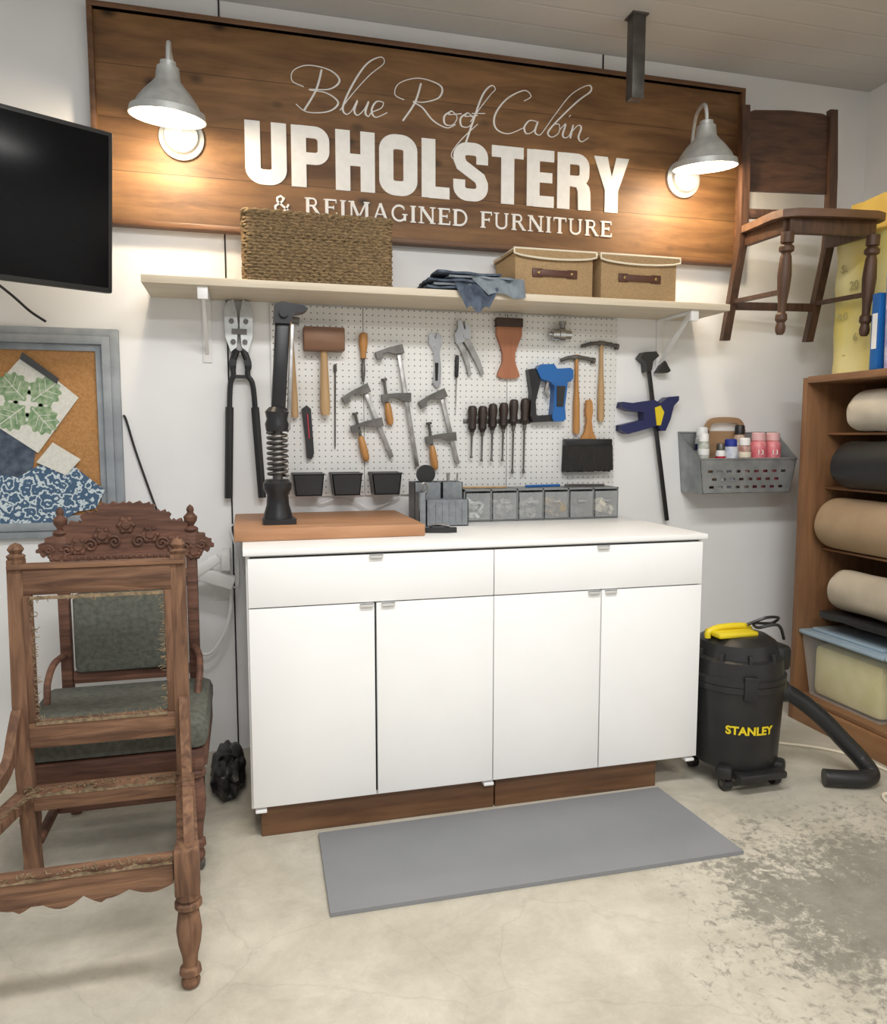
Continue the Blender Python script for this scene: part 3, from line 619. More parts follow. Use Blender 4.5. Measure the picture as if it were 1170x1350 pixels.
b=B();b.prism([(.065,-.50,.9985),(.175,-.50,.9985),(.18,-.48,.9985),(.17,-.34,.9985),(.07,-.34,.9985),(.06,-.48,.9985)],(0,0,.018))
b.lathe((.118,-.42,1.015),(.118,-.42,1.155),[(0,.052),(.1,.05),(.35,.04),(.6,.038),(.75,.05),(.9,.05),(1,.04)],20);part(b,'press_base',T,M_blackm)
b=B();b.cyl((.12,-.42,1.15),(.122,-.42,1.345),.018,seg=14)
P=[(.12+.033*math.cos(i*.55),-.42+.033*math.sin(i*.55),1.165+i*.0016) for i in range(100)];b.tube(P,.006,6);part(b,'press_spring',T,M_dsteel)
b=B();b.lathe((.122,-.42,1.325),(.124,-.42,1.41),[(0,.04),(.3,.044),(.5,.038),(.8,.044),(1,.03)],18);b.beam((.126,-.42,1.40),(.148,-.42,1.72),.05,.036,.008);part(b,'press_column',T,M_blackm)
b=B();b.beam((.160,-.43,1.33),(.180,-.43,1.70),.014,.02,.003);part(b,'press_rod',T,M_steel)
b=B();b.xz([(.115,1.70),(.12,1.765),(.145,1.775),(.22,1.765),(.235,1.755),(.22,1.742),(.185,1.735),(.172,1.70)],-.45,-.39);b.cyl((.15,-.465,1.735),(.15,-.375,1.735),.016,seg=14);part(b,'press_lever',T,M_blackm)
T=thing('desk_caddy','dark grey metal desk caddy holding scissors and tape','organizer',(.76,-.22,.955))
b=B()
def openbox(b,x0,x1,y0,y1,z0,z1,t=.003):
    b.b2(x0,x1,y0,y0+t,z0,z1);b.b2(x0,x1,y1-t,y1,z0,z1);b.b2(x0,x0+t,y0,y1,z0,z1);b.b2(x1-t,x1,y0,y1,z0,z1);b.b2(x0,x1,y0,y1,z0,z0+t)
MG=mat('grey_mesh_metal',(.26,.28,.30),(.20,.22,.235),rough=.45,metal=.4,scale=40)
openbox(b,.66,.77,-.25,-.14,.956,1.125);openbox(b,.775,.86,-.25,-.14,.956,1.125);openbox(b,.69,.86,-.33,-.255,.956,1.06);openbox(b,.66,.688,-.33,-.255,.956,1.09)
for i in range(6): b.b2(.70+i*.027,.706+i*.027,-.333,-.33,.97,1.05)
part(b,'caddy_tray',T,MG)
b=B();b.lathe((.72,-.20,1.155),(.72,-.18,1.155),[(0,.018),(0,.038),(1,.038),(1,.018),(0,.018)],24);part(b,'tape_roll',T,M_black)
b=B()
for x,c in((.80,.02),(.82,-.01),(.84,.015)): b.cyl((x,-.2,1.0),(x+c,-.19,1.16),.004,seg=8)
b.tube(cr([(.69+.012*math.cos(q),-.29,1.105+.02*math.sin(q)) for q in [i*.7 for i in range(9)]],3,True),.004,6,True);part(b,'caddy_pens',T,M_steel)
T=thing('drawer_organizer','low grey organizer with six clear small parts drawers','organizer',(1.22,-.15,.955))
b=B();b.b2(.875,1.575,-.215,-.205,.956,.962);b.b2(.875,1.575,-.215,-.07,.956,.962);b.b2(.875,1.575,-.215,-.07,1.083,1.09);b.b2(.875,1.575,-.076,-.07,.956,1.09)
for i in range(7): x=.875+i*.1157;b.b2(x,x+.006,-.215,-.07,.956,1.09)
part(b,'organizer_frame',T,mat('grey_plastic',(.22,.23,.23),rough=.4))
for i in range(6):
    x=.884+i*.1157
    b=B();openbox(b,x,x+.102,-.225,-.08,.964,1.075,.002);b.b2(x+.03,x+.072,-.235,-.224,1.03,1.04,.002)
    d=part(b,'small_drawer',T,M_clear)
    b=B()
    for k in range(22): b.box((x+random.uniform(.015,.087),random.uniform(-.215,-.12),random.uniform(.972,1.04)),(random.uniform(.01,.035),.02,random.uniform(.008,.025)),.002,Matrix.Rotation(random.uniform(-.8,.8),3,'Y'))
    part(b,'small_parts',d,[M_wht2,M_steel,mat('grey_bits',(.33,.32,.3),rough=.6),M_brass,M_dsteel,M_cream][i])
T=thing('pencil','wooden pencil resting on the parts organizer','pencil',(.97,-.15,1.09),'pens on the organizer');b=B();b.cyl((.87,-.14,1.0945),(1.08,-.16,1.0945),.004,seg=6);part(b,'pencil_body',T,M_tan)
T=thing('pen','blue pen resting on the parts organizer','pen',(1.25,-.14,1.09),'pens on the organizer');b=B();b.cyl((1.17,-.15,1.096),(1.34,-.12,1.096),.0055,seg=10);part(b,'pen_body',T,M_blue)
T=thing('pen','grey marker pen resting on the parts organizer','pen',(1.45,-.14,1.09),'pens on the organizer');b=B();b.cyl((1.36,-.13,1.096),(1.54,-.15,1.096),.0055,seg=10);part(b,'pen_body',T,M_dsteel)
T=thing('box_cutter','small black box cutter lying on the worktop','knife',(.70,-.5,.955))
b=B();b.prism([(.64,-.52,.956),(.72,-.54,.956),(.755,-.535,.956),(.755,-.515,.956),(.70,-.49,.956),(.64,-.495,.956)],(0,0,.018));part(b,'cutter_body',T,M_black)
b=B();b.tube(cr([(.66,-.50,.978),(.69,-.51,.984),(.73,-.525,.978)],4),.005,6);part(b,'cutter_clip',T,M_dsteel)
T=thing('white_cable','thin white cable hanging below the black bins','cable',(.45,-.02,1.0))
b=B();b.tube(cr([(.28,-.02,1.065),(.31,-.02,1.03),(.38,-.02,1.05),(.46,-.02,1.03),(.52,-.03,1.005),(.6,-.03,1.03),(.65,-.02,1.055)],6),.003,6);part(b,'cable_loop',T,M_wht2)
b=B();b.prism([(.20,-1.235,.001),(1.49,-1.25,.001),(1.46,-.79,.001),(.21,-.80,.001)],(0,0,.012))
solo(b,'floor_mat','grey rubber anti fatigue mat on the concrete floor','mat',(.84,-1.0,.001),M_grey)
# ---------------------------------------------------------------- wall basket with cans
T=thing('wall_caddy','slotted galvanised metal wall basket holding bottles and spray cans','basket',(2.25,-.09,1.05))
b=B();t=.003;Yf=-.18
zs=[1.05,1.072,1.084,1.108,1.120,1.144,1.156,1.205]
def xl(z): return 2.015-(z-1.05)*.12
def xr(z): return 2.48+(z-1.05)*.20
for i in range(len(zs)-1):
    z0,z1=zs[i],zs[i+1]
    if i%2==0: b.xz([(xl(z0),z0),(xr(z0),z0),(xr(z1),z1),(xl(z1),z1)],Yf,Yf+t)
    else:
        L0=xl(z0);R0=xr(z0);n=9;w=(R0-L0-.06)/n;off=w*.12 if i%4==1 else w*.5
        cuts=[L0]
        for k in range(n):
            a=L0+.03+k*w+off;c=a+w*.52
            if c<R0-.03: cuts+=[a,c]
        cuts.append(R0)
        for k in range(0,len(cuts),2): b.b2(cuts[k],cuts[k+1],Yf,Yf+t,z0,z1)
for (xa,xb,s) in((1.99,2.015,t),(2.53,2.48,-t)):
    b.prism([(xl(1.205) if s>0 else xr(1.205),Yf,1.205),(xa,-.004,1.325),(xb,-.004,1.05),(xl(1.05) if s>0 else xr(1.05),Yf,1.05)],(s,0,0))
b.b2(2.015,2.48,Yf,-.004,1.048,1.052);b.xz([(1.99,1.325),(2.53,1.325),(2.48,1.05),(2.015,1.05)],-.007,-.001)
part(b,'basket_shell',T,M_galv)
b=B();b.tube([(xl(1.205),Yf,1.206),(xr(1.205),Yf,1.206),(2.53,-.006,1.327),(1.99,-.006,1.327)],.005,6,True);part(b,'basket_rim',T,M_galv)
T=thing('wooden_tote','small plywood tote with oval handle hole inside the metal basket','tote',(2.22,-.03,1.055))
b=B();b.xz([(2.115,1.055),(2.335,1.055),(2.335,1.335),(2.115,1.335)],-.032,-.018)
pp=cr([(2.125,0,1.33),(2.14,0,1.37),(2.175,0,1.386),(2.275,0,1.386),(2.31,0,1.37),(2.325,0,1.33)],4)
b.ribbon([(p.x,p.z) for p in pp],.026,-.032,-.018)
part(b,'tote_end',T,wood('plywood',(.42,.27,.15),(.33,.20,.11),'x'))
def can(x,y,z0,h,r,mb,mc,lb,nm='spray_can',cap=.14,grp='cans in the metal basket',band=None):
    T=thing(nm,lb,'bottle',(x,y,z0),grp)
    b=B();b.lathe((x,y,z0),(x,y,z0+h*(1-cap)),[(0,r*.95),(.02,r),(.93,r),(.98,r*.88),(1,r*.75)],20);part(b,'can_body',T,mb)
    b=B();b.lathe((x,y,z0+h*(1-cap)),(x,y,z0+h),[(0,r*.80),(.05,r*.86),(.85,r*.84),(1,r*.7)],18);part(b,'cap',T,mc)
    if band:
        b=B();b.lathe((x,y,z0+h*.64),(x,y,z0+h*.74),[(0,r*1.005),(0,r*1.02),(1,r*1.02),(1,r*1.005)],20);part(b,'label_band',T,band)
    return T
Mw=M_wht2;zb=1.0525
can(2.045,-.13,zb,.27,.026,mat('green_label',(.25,.33,.25),(.6,.6,.55),scale=30,rough=.5),Mw,'white bottle with green label in the metal basket','bottle',band=Mw)
can(2.078,-.065,zb,.30,.030,mat('silver_label',(.66,.66,.64),rough=.35,metal=.2),Mw,'silver spray can with white cap in the metal basket',band=M_navy)
can(2.125,-.145,zb,.225,.022,Mw,M_dsteel,'small white bottle with dark cap in the metal basket','bottle',band=M_red)
can(2.185,-.135,zb,.245,.033,mat('pale_white_label',(.74,.76,.78),(.45,.5,.62),scale=30,rough=.5),mat('blue_cap',(.02,.04,.3),rough=.4),'white jar with blue cap in the metal basket','jar')
can(2.258,-.135,zb,.25,.030,mat('tan_label',(.6,.5,.42),(.35,.16,.14),scale=30,rough=.5),Mw,'tan labelled bottle with white cap in the metal basket','bottle',band=M_cream)
can(2.28,-.066,zb,.31,.027,mat('brown_label',(.2,.05,.04),(.6,.5,.4),scale=25,rough=.5),M_black,'dark spray can in the metal basket',band=Mw)
M_pink=mat('pink_red_label',(.58,.06,.10),(.70,.28,.30),rough=.4,scale=22)
for x in(2.340,2.418):
    q=can(x,-.125,zb,.275,.037,M_pink,mat('pink_cap',(.75,.45,.46),rough=.4),'pink and red labelled can in the metal basket')
    textpart('13',"printed_mark",q,Mw,Matrix.Translation((x-.015,-.163,1.225))@Matrix.Rotation(math.radians(-20),4,'Z')@Matrix.Rotation(math.radians(90),4,'X'),.032)
# ---------------------------------------------------------------- corkboard
T=thing('cork_board','large cork pinboard in a distressed blue grey frame on the wall','pinboard',(-.9,0,.92))
M_frame=mat('distressed_grey_paint',(.34,.37,.40),(.25,.28,.305),rough=.7,scale=12,bump=.2)
b=B()
x0,x1,z0,z1=-1.42,-.45,.92,1.715
for zz,s in ((z0,1),(z1,-1)):
    for d0,d1,y in((0,.03,-.03),(.03,.06,-.038),(.06,.085,-.022)): b.b2(x0+d0,x1-d0,y,-.001,min(zz+s*d0,zz+s*d1),max(zz+s*d0,zz+s*d1),.002)
for xx,s in((x0,1),(x1,-1)):
    for d0,d1,y in((0,.03,-.03),(.03,.06,-.038),(.06,.085,-.022)): b.b2(min(xx+s*d0,xx+s*d1),max(xx+s*d0,xx+s*d1),y-.0005,-.001,z0+d0,z1-d0,.002)
part(b,'board_frame',T,M_frame)
part(B().b2(x0+.08,x1-.08,-.012,-.001,z0+.08,z1-.08),'cork_panel',T,mat('cork',(.50,.26,.10),(.40,.20,.07),rough=.95,scale=120,bump=.3))
def pat_mat(name,c1,c2,scale,th):
    m=bpy.data.materials.new(name);m.use_nodes=True;nt=m.node_tree;N=nt.nodes;L=nt.links;p=N['Principled BSDF'];p.inputs['Roughness'].default_value=.95
    tc=N.new('ShaderNodeTexCoord')
    vo=N.new('ShaderNodeTexVoronoi');vo.inputs['Scale'].default_value=scale;L.new(tc.outputs['Object'],vo.inputs[0])
    mm=N.new('ShaderNodeMath');mm.operation='SINE';m2=N.new('ShaderNodeMath');m2.operation='MULTIPLY';m2.inputs[1].default_value=16
    nz=N.new('ShaderNodeTexNoise');nz.inputs['Scale'].default_value=scale*2.2;nz.inputs['Detail'].default_value=3;L.new(tc.outputs['Object'],nz.inputs[0])
    ad=N.new('ShaderNodeMath');ad.operation='ADD';m3=N.new('ShaderNodeMath');m3.operation='MULTIPLY';m3.inputs[1].default_value=.9;L.new(nz.outputs['Fac'],m3.inputs[0])
    L.new(vo.outputs['Distance'],ad.inputs[0]);L.new(m3.outputs[0],ad.inputs[1]);L.new(ad.outputs[0],m2.inputs[0]);L.new(m2.outputs[0],mm.inputs[0])
    r=N.new('ShaderNodeValToRGB');r.color_ramp.elements[0].position=th;r.color_ramp.elements[1].position=th+.25
    r.color_ramp.elements[0].color=(*c1,1);r.color_ramp.elements[1].color=(*c2,1);L.new(mm.outputs[0],r.inputs[0]);L.new(r.outputs[0],p.inputs['Base Color']);return m
M_sw=mat('cream_linen',(.74,.74,.68),rough=.95,scale=80);M_leaf=mat('sage_leaf_print',(.17,.29,.15),(.38,.48,.32),rough=.95,scale=55,detail=3)
def swatch(name,lb,poly,y,m):
    cx=sum(p[0] for p in poly)/len(poly);cz=sum(p[1] for p in poly)/len(poly)
    T=thing(name,lb,'fabric',(cx,y,cz),'swatches on the cork board');part(B().xz(poly,y-.002,y),'cloth',T,m);return T
swatch('fabric_swatch','plain blue denim fabric swatch pinned to the cork board',[(-.86,1.37),(-.76,1.25),(-.78,1.14),(-1.0,1.12),(-1.02,1.34)],-.014,M_denim)
T=swatch('fabric_swatch','cream linen swatch with sage green leaf print on the cork board',[(-.78,1.615),(-.60,1.455),(-.75,1.245),(-.96,1.40)],-.018,M_sw)
b=B();c=V((-.775,1.43))
for a in (38,128,218,308):
    d=V((math.cos(math.radians(a)),math.sin(math.radians(a))));n=V((-d.y,d.x));cc=c+d*.080;P=[]
    for i in range(90):
        q=2*math.pi*i/90;lob=1-.18*(.5+.5*math.cos(11*q));rr=.060*lob*(1-.10*math.cos(q))
        P.append(cc+d*rr*math.cos(q)*1.02+n*rr*math.sin(q)*.95)
    b.xz([(p.x,p.y) for p in P],-.0205,-.0199)
part(b,'leaf_print',T,M_leaf)
b=B()
for a in (38,128,218,308):
    d=V((math.cos(math.radians(a)),math.sin(math.radians(a))));n=V((-d.y,d.x));s0=c+d*.02
    b.ribbon([tuple(s0),tuple(c+d*.125)],.003,-.0209,-.0204)
    for f,l in((.35,.035),(.6,.035)):
        for s in(-1,1): st_=s0+d*.1*f;b.ribbon([tuple(st_),tuple(st_+d*l*.7+n*s*l)],.002,-.0208,-.0204)
part(b,'leaf_veins',T,M_sw)
swatch('sample_tag','dark grey printed sample tag pinned over the leaf fabric',[(-.785,1.62),(-.665,1.525),(-.672,1.505),(-.795,1.595)],-.022,mat('charcoal_card',(.06,.065,.07),rough=.7))
swatch('fabric_swatch','navy and white floral print swatch on the cork board',[(-.72,1.215),(-.66,1.225),(-.52,1.10),(-.555,1.03),(-.62,1.02),(-.70,.975),(-.93,.98),(-.93,1.17),(-.82,1.155)],-.026,pat_mat('navy_floral',(.07,.13,.22),(.60,.69,.73),22,.36))
swatch('fabric_swatch','plain cream fabric swatch on the cork board',[(-.695,1.285),(-.60,1.22),(-.655,1.16),(-.755,1.21)],-.030,M_sw)
# ---------------------------------------------------------------- TV
n=V((.47,-.883,0)).normalized();ex=V((-.883,-.47,0)).normalized();tl=math.radians(7)
npr=n*math.cos(tl)-V((0,0,1))*math.sin(tl);up=V((0,0,1))*math.cos(tl)+n*math.sin(tl)
Mt=Matrix.Translation((-.38,-.45,2.285))@Matrix((( ex.x,npr.x,up.x,0),(ex.y,npr.y,up.y,0),(ex.z,npr.z,up.z,0),(0,0,0,1)))
T=thing('television','black flat screen television on an angled wall bracket','television',(-.8,-.4,2.0))
b=B(Mt);b.b2(0,1.0,-.045,0,-.505,0,.006);part(b,'tv_body',T,M_black)
b=B(Mt);b.b2(.014,.986,.0,.002,-.488,-.014,.001);part(b,'screen',T,mat('tv_glass',(.004,.004,.005),rough=.2,spec=.15))
b=B();b.beam((-.85,-.56,2.02),(-1.0,-.02,2.02),.04,.04);b.b2(-1.1,-.9,-.02,-.001,1.9,2.14,.003);part(b,'wall_bracket',T,M_blackm)
b=B();b.tube(cr([(-.82,-.45,1.85),(-.84,-.2,1.86),(-.80,-.06,1.82),(-.75,-.03,1.77),(-.70,-.02,1.735)],6),.005,6);part(b,'power_cord',T,M_black)
T=thing('power_cable','thin black power cable hanging down beside the cork board','cable',(-.4,-.02,1.1))
b=B();b.tube(cr([(-.445,-.008,1.39),(-.435,-.008,1.37),(-.405,-.008,1.25),(-.355,-.008,1.08),(-.315,-.008,.95),(-.295,-.008,.86),(-.29,-.008,.6),(-.30,-.008,.3),(-.29,-.02,.006),(-.24,-.06,.006)],6),.0045,6);part(b,'cable_run',T,M_black)
T=thing('power_outlet','white wall outlet with plugged white adapters','outlet',(-.15,0,.72))
part(B().b2(-.13,-.055,-.008,-.001,.64,.80,.002),'outlet_plate',T,M_wht2)
b=B();b.box((-.125,-.13,.76),(.17,.05,.055),.01,Matrix.Rotation(.35,3,'Y'));b.box((-.15,-.14,.805),(.12,.04,.04),.008,Matrix.Rotation(-.6,3,'Y'));b.box((-.075,-.08,.82),(.035,.16,.07),.006);part(b,'plug_adapter',T,M_wht2)
b=B();b.tube(cr([(-.18,-.13,.75),(-.22,-.12,.68),(-.21,-.10,.59),(-.22,-.09,.50),(-.16,-.09,.44),(-.10,-.09,.50),(-.065,-.08,.60),(-.06,-.08,.72),(-.07,-.10,.80)],7),.0065,6)
b.tube(cr([(-.08,-.08,.74),(-.035,-.05,.70),(-.03,-.02,.82),(-.055,-.02,.93),(-.045,-.01,.95)],5),.004,6);part(b,'white_cord',T,M_wht2)
# ---------------------------------------------------------------- antique chair frame (front)
def scallop(x0,x1,z0,z1,n,amp):
    P=[(x0,z1),(x1,z1)]
    m=n*8
    for i in range(m+1):
        u=i/m;x=x1+(x0-x1)*u;P.append((x,z0-amp*abs(math.sin(u*math.pi*n))*(1.3 if .3<u<.7 else .8)))
    return P
turn=[(0,.030),(.10,.030),(.11,.020),(.14,.034),(.18,.034),(.20,.020),(.24,.026),(.42,.032),(.55,.028),(.68,.020),(.78,.018),(.80,.026),(.85,.028),(.88,.018),(.93,.024),(.97,.022),(1,.014)]
T=thing('chair_frame','bare antique wooden chair frame stripped of upholstery, with turned legs','chair',(-.4,-1.2,0))
FX=(-.150,-.69);BX=(-.182,-.59)
for x in FX:
    b=B();b.lathe((x,-1.41,.25),(x,-1.41,0),[(t,r*.92) for t,r in turn],22);b.box((x,-1.41,.295),(.055,.055,.11),.004);part(b,'front_leg',T,M_ch1)
b=B();b.xz(scallop(FX[1]+.03,FX[0]-.03,.272,.335,5,.018),-1.425,-1.395);part(b,'front_rail',T,M_ch1x)
for i in(0,1):
    b=B();b.beam((FX[i],-1.38,.315),(BX[i],-1.0,.335),.028,.05,.003,(1,0,0));part(b,'side_rail',T,M_ch1)
part(B().b2(BX[1]+.02,BX[0]-.02,-1.02,-.985,.295,.355,.003),'back_seat_rail',T,M_ch1x)
for x in BX:
    b=B();P=[(-.93,0),(-.975,0),(-1.01,.30),(-1.025,.42),(-1.02,.60),(-1.0,.98),(-.962,.98),(-.98,.60),(-.98,.42),(-.97,.30)];b.yz(P,x-.019,x+.019)
    b.lathe((x,-.98,.98),(x,-.98,1.025),[(0,.020),(.2,.024),(.35,.014),(.6,.021),(.85,.014),(1,.0)],14);part(b,'back_post',T,M_ch1)
part(B().b2(BX[1]+.018,BX[0]-.018,-1.005,-.972,.885,.955,.004).b2(BX[1]-.018,BX[0]+.018,-1.01,-.967,.955,.968,.003),'top_rail',T,M_ch1x)
part(B().b2(BX[1]+.018,BX[0]-.018,-1.02,-.985,.47,.54,.004),'lower_back_rail',T,M_ch1x)
for x in(BX[1]+.028,BX[0]-.028):
    b=B();b.b2(x-.010,x+.010,-1.015,-.985,.54,.885,.003);part(b,'inner_stile',T,M_ch1)
for i in(0,1):
    s=1 if i==0 else -1;x0=BX[i];x1=FX[i]
    cpts=cr([(0,-1.02,.58),(0,-1.045,.52),(0,-1.07,.46),(0,-1.12,.425),(0,-1.19,.412),(0,-1.26,.415),(0,-1.32,.40),(0,-1.365,.37),(0,-1.39,.335)],5)
    m=len(cpts);vs=[];fs=[]
    for k,p in enumerate(cpts):
        a=cpts[min(k+1,m-1)]-cpts[max(k-1,0)];a.normalize();nn=V((0,-a.z,a.y));hw=.013+.007*abs(math.sin(k/m*6.3));cxk=x0+(x1-x0)*max(0,(-1.02-p.y)/.37)+s*.006
        for dx,sg in((-.012,1),(.012,1),(.012,-1),(-.012,-1)): vs.append(V((cxk+dx,p.y,p.z))+nn*hw*sg)
    for k in range(m-1):
        for q in range(4): fs.append([k*4+q,k*4+(q+1)%4,(k+1)*4+(q+1)%4,(k+1)*4+q])
    fs+= [[0,1,2,3],[(m-1)*4+q for q in range(4)]]
    b=B();b.add(vs,fs);part(b,'hip_bracket',T,M_ch1,ang=50)
b=B();random.seed(3)
def fray(p,q,dirv,n,l,j=.008):
    p=V(p);q=V(q);d=V(dirv)
    for i in range(n):
        a=p.lerp(q,random.random());e=a+d*random.uniform(.2,1)*l+V((random.uniform(-j,j),random.uniform(-j,j),random.uniform(-j,j)))
        b.tube([a,(a+e)/2+V((random.uniform(-.005,.005),0,random.uniform(-.005,.005))),e],.0011,4)
xa,xb=BX[1]+.038,BX[0]-.038
fray((xa,-1.018,.54),(xb,-1.018,.54),(0,-.1,.7),90,.02);fray((xa,-1.018,.885),(xb,-1.018,.885),(0,0,-1),70,.014);fray((xb,-1.018,.55),(xb,-1.018,.88),(-1,0,0),60,.014);fray((xa,-1.018,.55),(xa,-1.018,.88),(1,0,0),60,.014)
fray((FX[1],-1.427,.335),(FX[0],-1.427,.335),(0,.3,.3),110,.015);fray((FX[1]+.01,-1.35,.345),(BX[1]+.02,-1.05,.36),(1,0,.5),60,.03,.008);fray((BX[1],-1.02,.357),(BX[0],-1.02,.357),(0,-.6,.4),110,.022)
b.b2(xa,xb,-1.021,-1.018,.876,.885).b2(xa,xb,-1.023,-1.02,.535,.543)
def strip(p,q,w,seed,up=(0,0,1)):
    p=V(p);q=V(q);u=V(up);n=26;vs=[];fs=[]
    for i in range(n+1):
        a=p.lerp(q,i/n);h=w*(.35+.65*abs(noise.noise(V((i*.45,seed,0))))*2)
        vs+= [a,a+u*h+V((0,.004*math.sin(i),0))]
    for i in range(n): fs.append([i*2,i*2+1,i*2+3,i*2+2])
    b.add(vs,fs)
strip((FX[1]+.03,-1.4265,.320),(FX[0]-.03,-1.4265,.320),.018,1);strip((BX[1]+.02,-1.0215,.335),(BX[0]-.02,-1.0215,.335),.022,5)
q=part(b,'fabric_remnants',T,M_fray,'frayed tan burlap remnants');q['kind']='stuff'
# ---------------------------------------------------------------- carved green chair (rear)
T=thing('carved_chair','carved dark wooden chair with worn grey green upholstery','chair',(-.39,-.7,0))
cx=-.385;b=B()
half=[(0,1.082),(.03,1.085),(.065,1.082),(.085,1.078),(.092,1.055),(.115,1.055),(.135,1.05),(.142,1.02),(.165,1.025),(.19,1.015),(.195,.985),(.215,.985),(.24,.975),(.262,.955),(.280,.935),(.266,.915),(.24,.91),(.225,.895)]
h2=[]
for i in range(len(half)-1):
    a=V(half[i]);c=V(half[i+1]);d=(c-a);nn=V((-d.y,d.x)).normalized()
    if nn.y<0 and i<14: nn=-nn
    h2+= [tuple(a),tuple(a.lerp(c,.33)+nn*.006),tuple(a.lerp(c,.66)-nn*.003)]
h2.append(half[-1])
P=[(cx+x,z) for x,z in h2]+[(cx-x,z) for x,z in h2[::-1]]
b.xz(P,-.475,-.445)
for x in(0,.075,-.075,.15,-.15,.215,-.215):
    z=1.02-abs(x)*.45
    b.lathe((cx+x,-.475,z-.01),(cx+x,-.488,z-.01),[(0,.026),(.5,.024),(.6,.016),(1,.012)],14)
    for k in range(6):
        q=k*math.pi/3;b.ell((cx+x+.022*math.cos(q),-.478,z-.01+.022*math.sin(q)),(.009,.008,.009),8,6)
for s in(-1,1):
    for (ox,oz,r0) in((.038,.955,.022),(.112,.945,.022),(.185,.93,.02),(.24,.935,.016)):
        P=[(cx+s*(ox+r0*(1-k/26)*math.cos(k*.45)),-.480,oz+r0*(1-k/26)*math.sin(k*.45)) for k in range(24)]
        b.tube(P,.005,6)
b.b2(cx-.24,cx+.24,-.482,-.44,.895,.915,.004)
for i in range(24): b.ell((cx-.23+i*.02,-.484,.905),(.007,.005,.007),8,5)
for x in [i*.04-.2 for i in range(11)]: b.lathe((cx+x,-.46,.895),(cx+x,-.46,.845),[(0,.007),(.3,.012),(.5,.006),(.7,.012),(1,.007)],10)
b.b2(cx-.21,cx+.21,-.475,-.445,.83,.85,.003)
part(b,'carved_crest',T,M_ch2)
for s in(-1,1):
    x=cx+s*.205
    b=B();b.beam((x,-.42,0),(x,-.455,.42),.036,.036,.006);b.beam((x,-.455,.42),(x,-.46,.98),.036,.034,.006)
    b.lathe((x,-.46,.98),(x,-.46,1.075),[(0,.020),(.08,.026),(.16,.022),(.22,.010),(.4,.021),(.55,.023),(.7,.010),(.8,.013),(.9,.010),(1,.0)],16);part(b,'back_post',T,M_ch2)
    b=B();b.lathe((cx+s*.225,-.90,.36),(cx+s*.225,-.90,.03),[(t,r*.9) for t,r in turn],20);part(b,'front_leg',T,M_ch2)
    b=B();b.lathe((cx+s*.225,-.91,.0215),(cx+s*.225,-.89,.0215),[(0,.017),(.1,.021),(.9,.021),(1,.017)],14);part(b,'caster',T,M_dsteel)
    b=B();b.tube(cr([(cx+s*.205,-.48,.58),(cx+s*.225,-.55,.57),(cx+s*.23,-.62,.53),(cx+s*.225,-.66,.48),(cx+s*.23,-.70,.42)],5),.011,10);part(b,'hip_bracket',T,M_ch2)
for z0,z1 in((.785,.825),(.475,.515)): part(B().b2(cx-.185,cx+.185,-.475,-.44,z0,z1,.004),'back_rail',T,M_ch2)
part(B().b2(cx-.175,cx+.175,-.50,-.45,.515,.785,.018),'back_cushion',T,M_green)
part(B().b2(cx-.265,cx+.265,-.935,-.48,.385,.475,.03),'seat_cushion',T,M_green)
part(B().b2(cx-.25,cx+.25,-.925,-.89,.32,.385,.005),'front_rail',T,M_ch2)
for s in(-1,1):
    part(B().b2(cx+s*.2425-.0175,cx+s*.2425+.0175,-.89,-.48,.32,.385,.005),'side_rail',T,M_ch2)
    part(B().b2(cx+s*.2125-.0125,cx+s*.2125+.0125,-.88,-.44,.13,.155,.004),'side_stretcher',T,M_ch2)
part(B().b2(cx-.2,cx+.2,-.70,-.675,.13,.16,.004),'cross_stretcher',T,M_ch2)
b=B()
bm=bmesh.new();bmesh.ops.create_icosphere(bm,subdivisions=4,radius=1)
for v in bm.verts:
    p=v.co.copy();k=1+.25*noise.noise(p*2.2)+.12*noise.noise(p*6)
    v.co=V((-.082+p.x*.06*k,-.34+p.y*.17*k,max(.002,.06+p.z*.085*k)))
b.add([v.co for v in bm.verts],[[v.index for v in f.verts] for f in bm.faces]);bm.free()
T=thing('black_bag','crumpled black bag on the floor beside the cabinet','bag',(-.08,-.34,0));part(b,'bag_body',T,M_black,ang=60)
b=B();b.tube(cr([(-.11,-.38,.12),(-.10,-.42,.15),(-.07,-.42,.15),(-.05,-.38,.12)],5),.006,6);part(b,'bag_strap',T,M_black)
# ---------------------------------------------------------------- hanging chair
Mc=Matrix.Translation((2.345,-.33,1.735))@Matrix.Rotation(math.radians(-8),4,'Z')@Matrix.Rotation(math.radians(4),4,'X')
T=thing('hanging_chair','dark walnut side chair with turned legs hung on the wall','chair',(2.345,-.33,1.73))
for s in(-1,1):
    x=s*.205
    b=B(Mc);P=[(.21,0),(.245,0),(.155,.40),(.155,.50),(.17,.72),(.205,1.0),(.175,1.0),(.135,.72),(.115,.50),(.115,.40)];b.yz([p for p in P],x-.018,x+.018);part(b,'back_post',T,M_ch3)
    b=B(Mc);b.lathe((s*.185,-.20,.40),(s*.185,-.20,0),[(t,r*.85) for t,r in turn],20);part(b,'front_leg',T,M_ch3)
b=B(Mc);P=[(-.185,.64),(.185,.64),(.185,.975),(.16,.985),(0,.992),(-.16,.985),(-.185,.975)]
b.prism([(p[0],.15+(p[1]-.66)*.12,p[1]) for p in P],(0,.02,0));part(b,'back_panel',T,wood('walnut_panel',(.10,.048,.026),(.045,.021,.012),'x',scale=5,rough=.5))
b=B(Mc);b.b2(-.19,.19,.12,.145,.52,.56,.004);part(b,'back_rail',T,M_ch3)
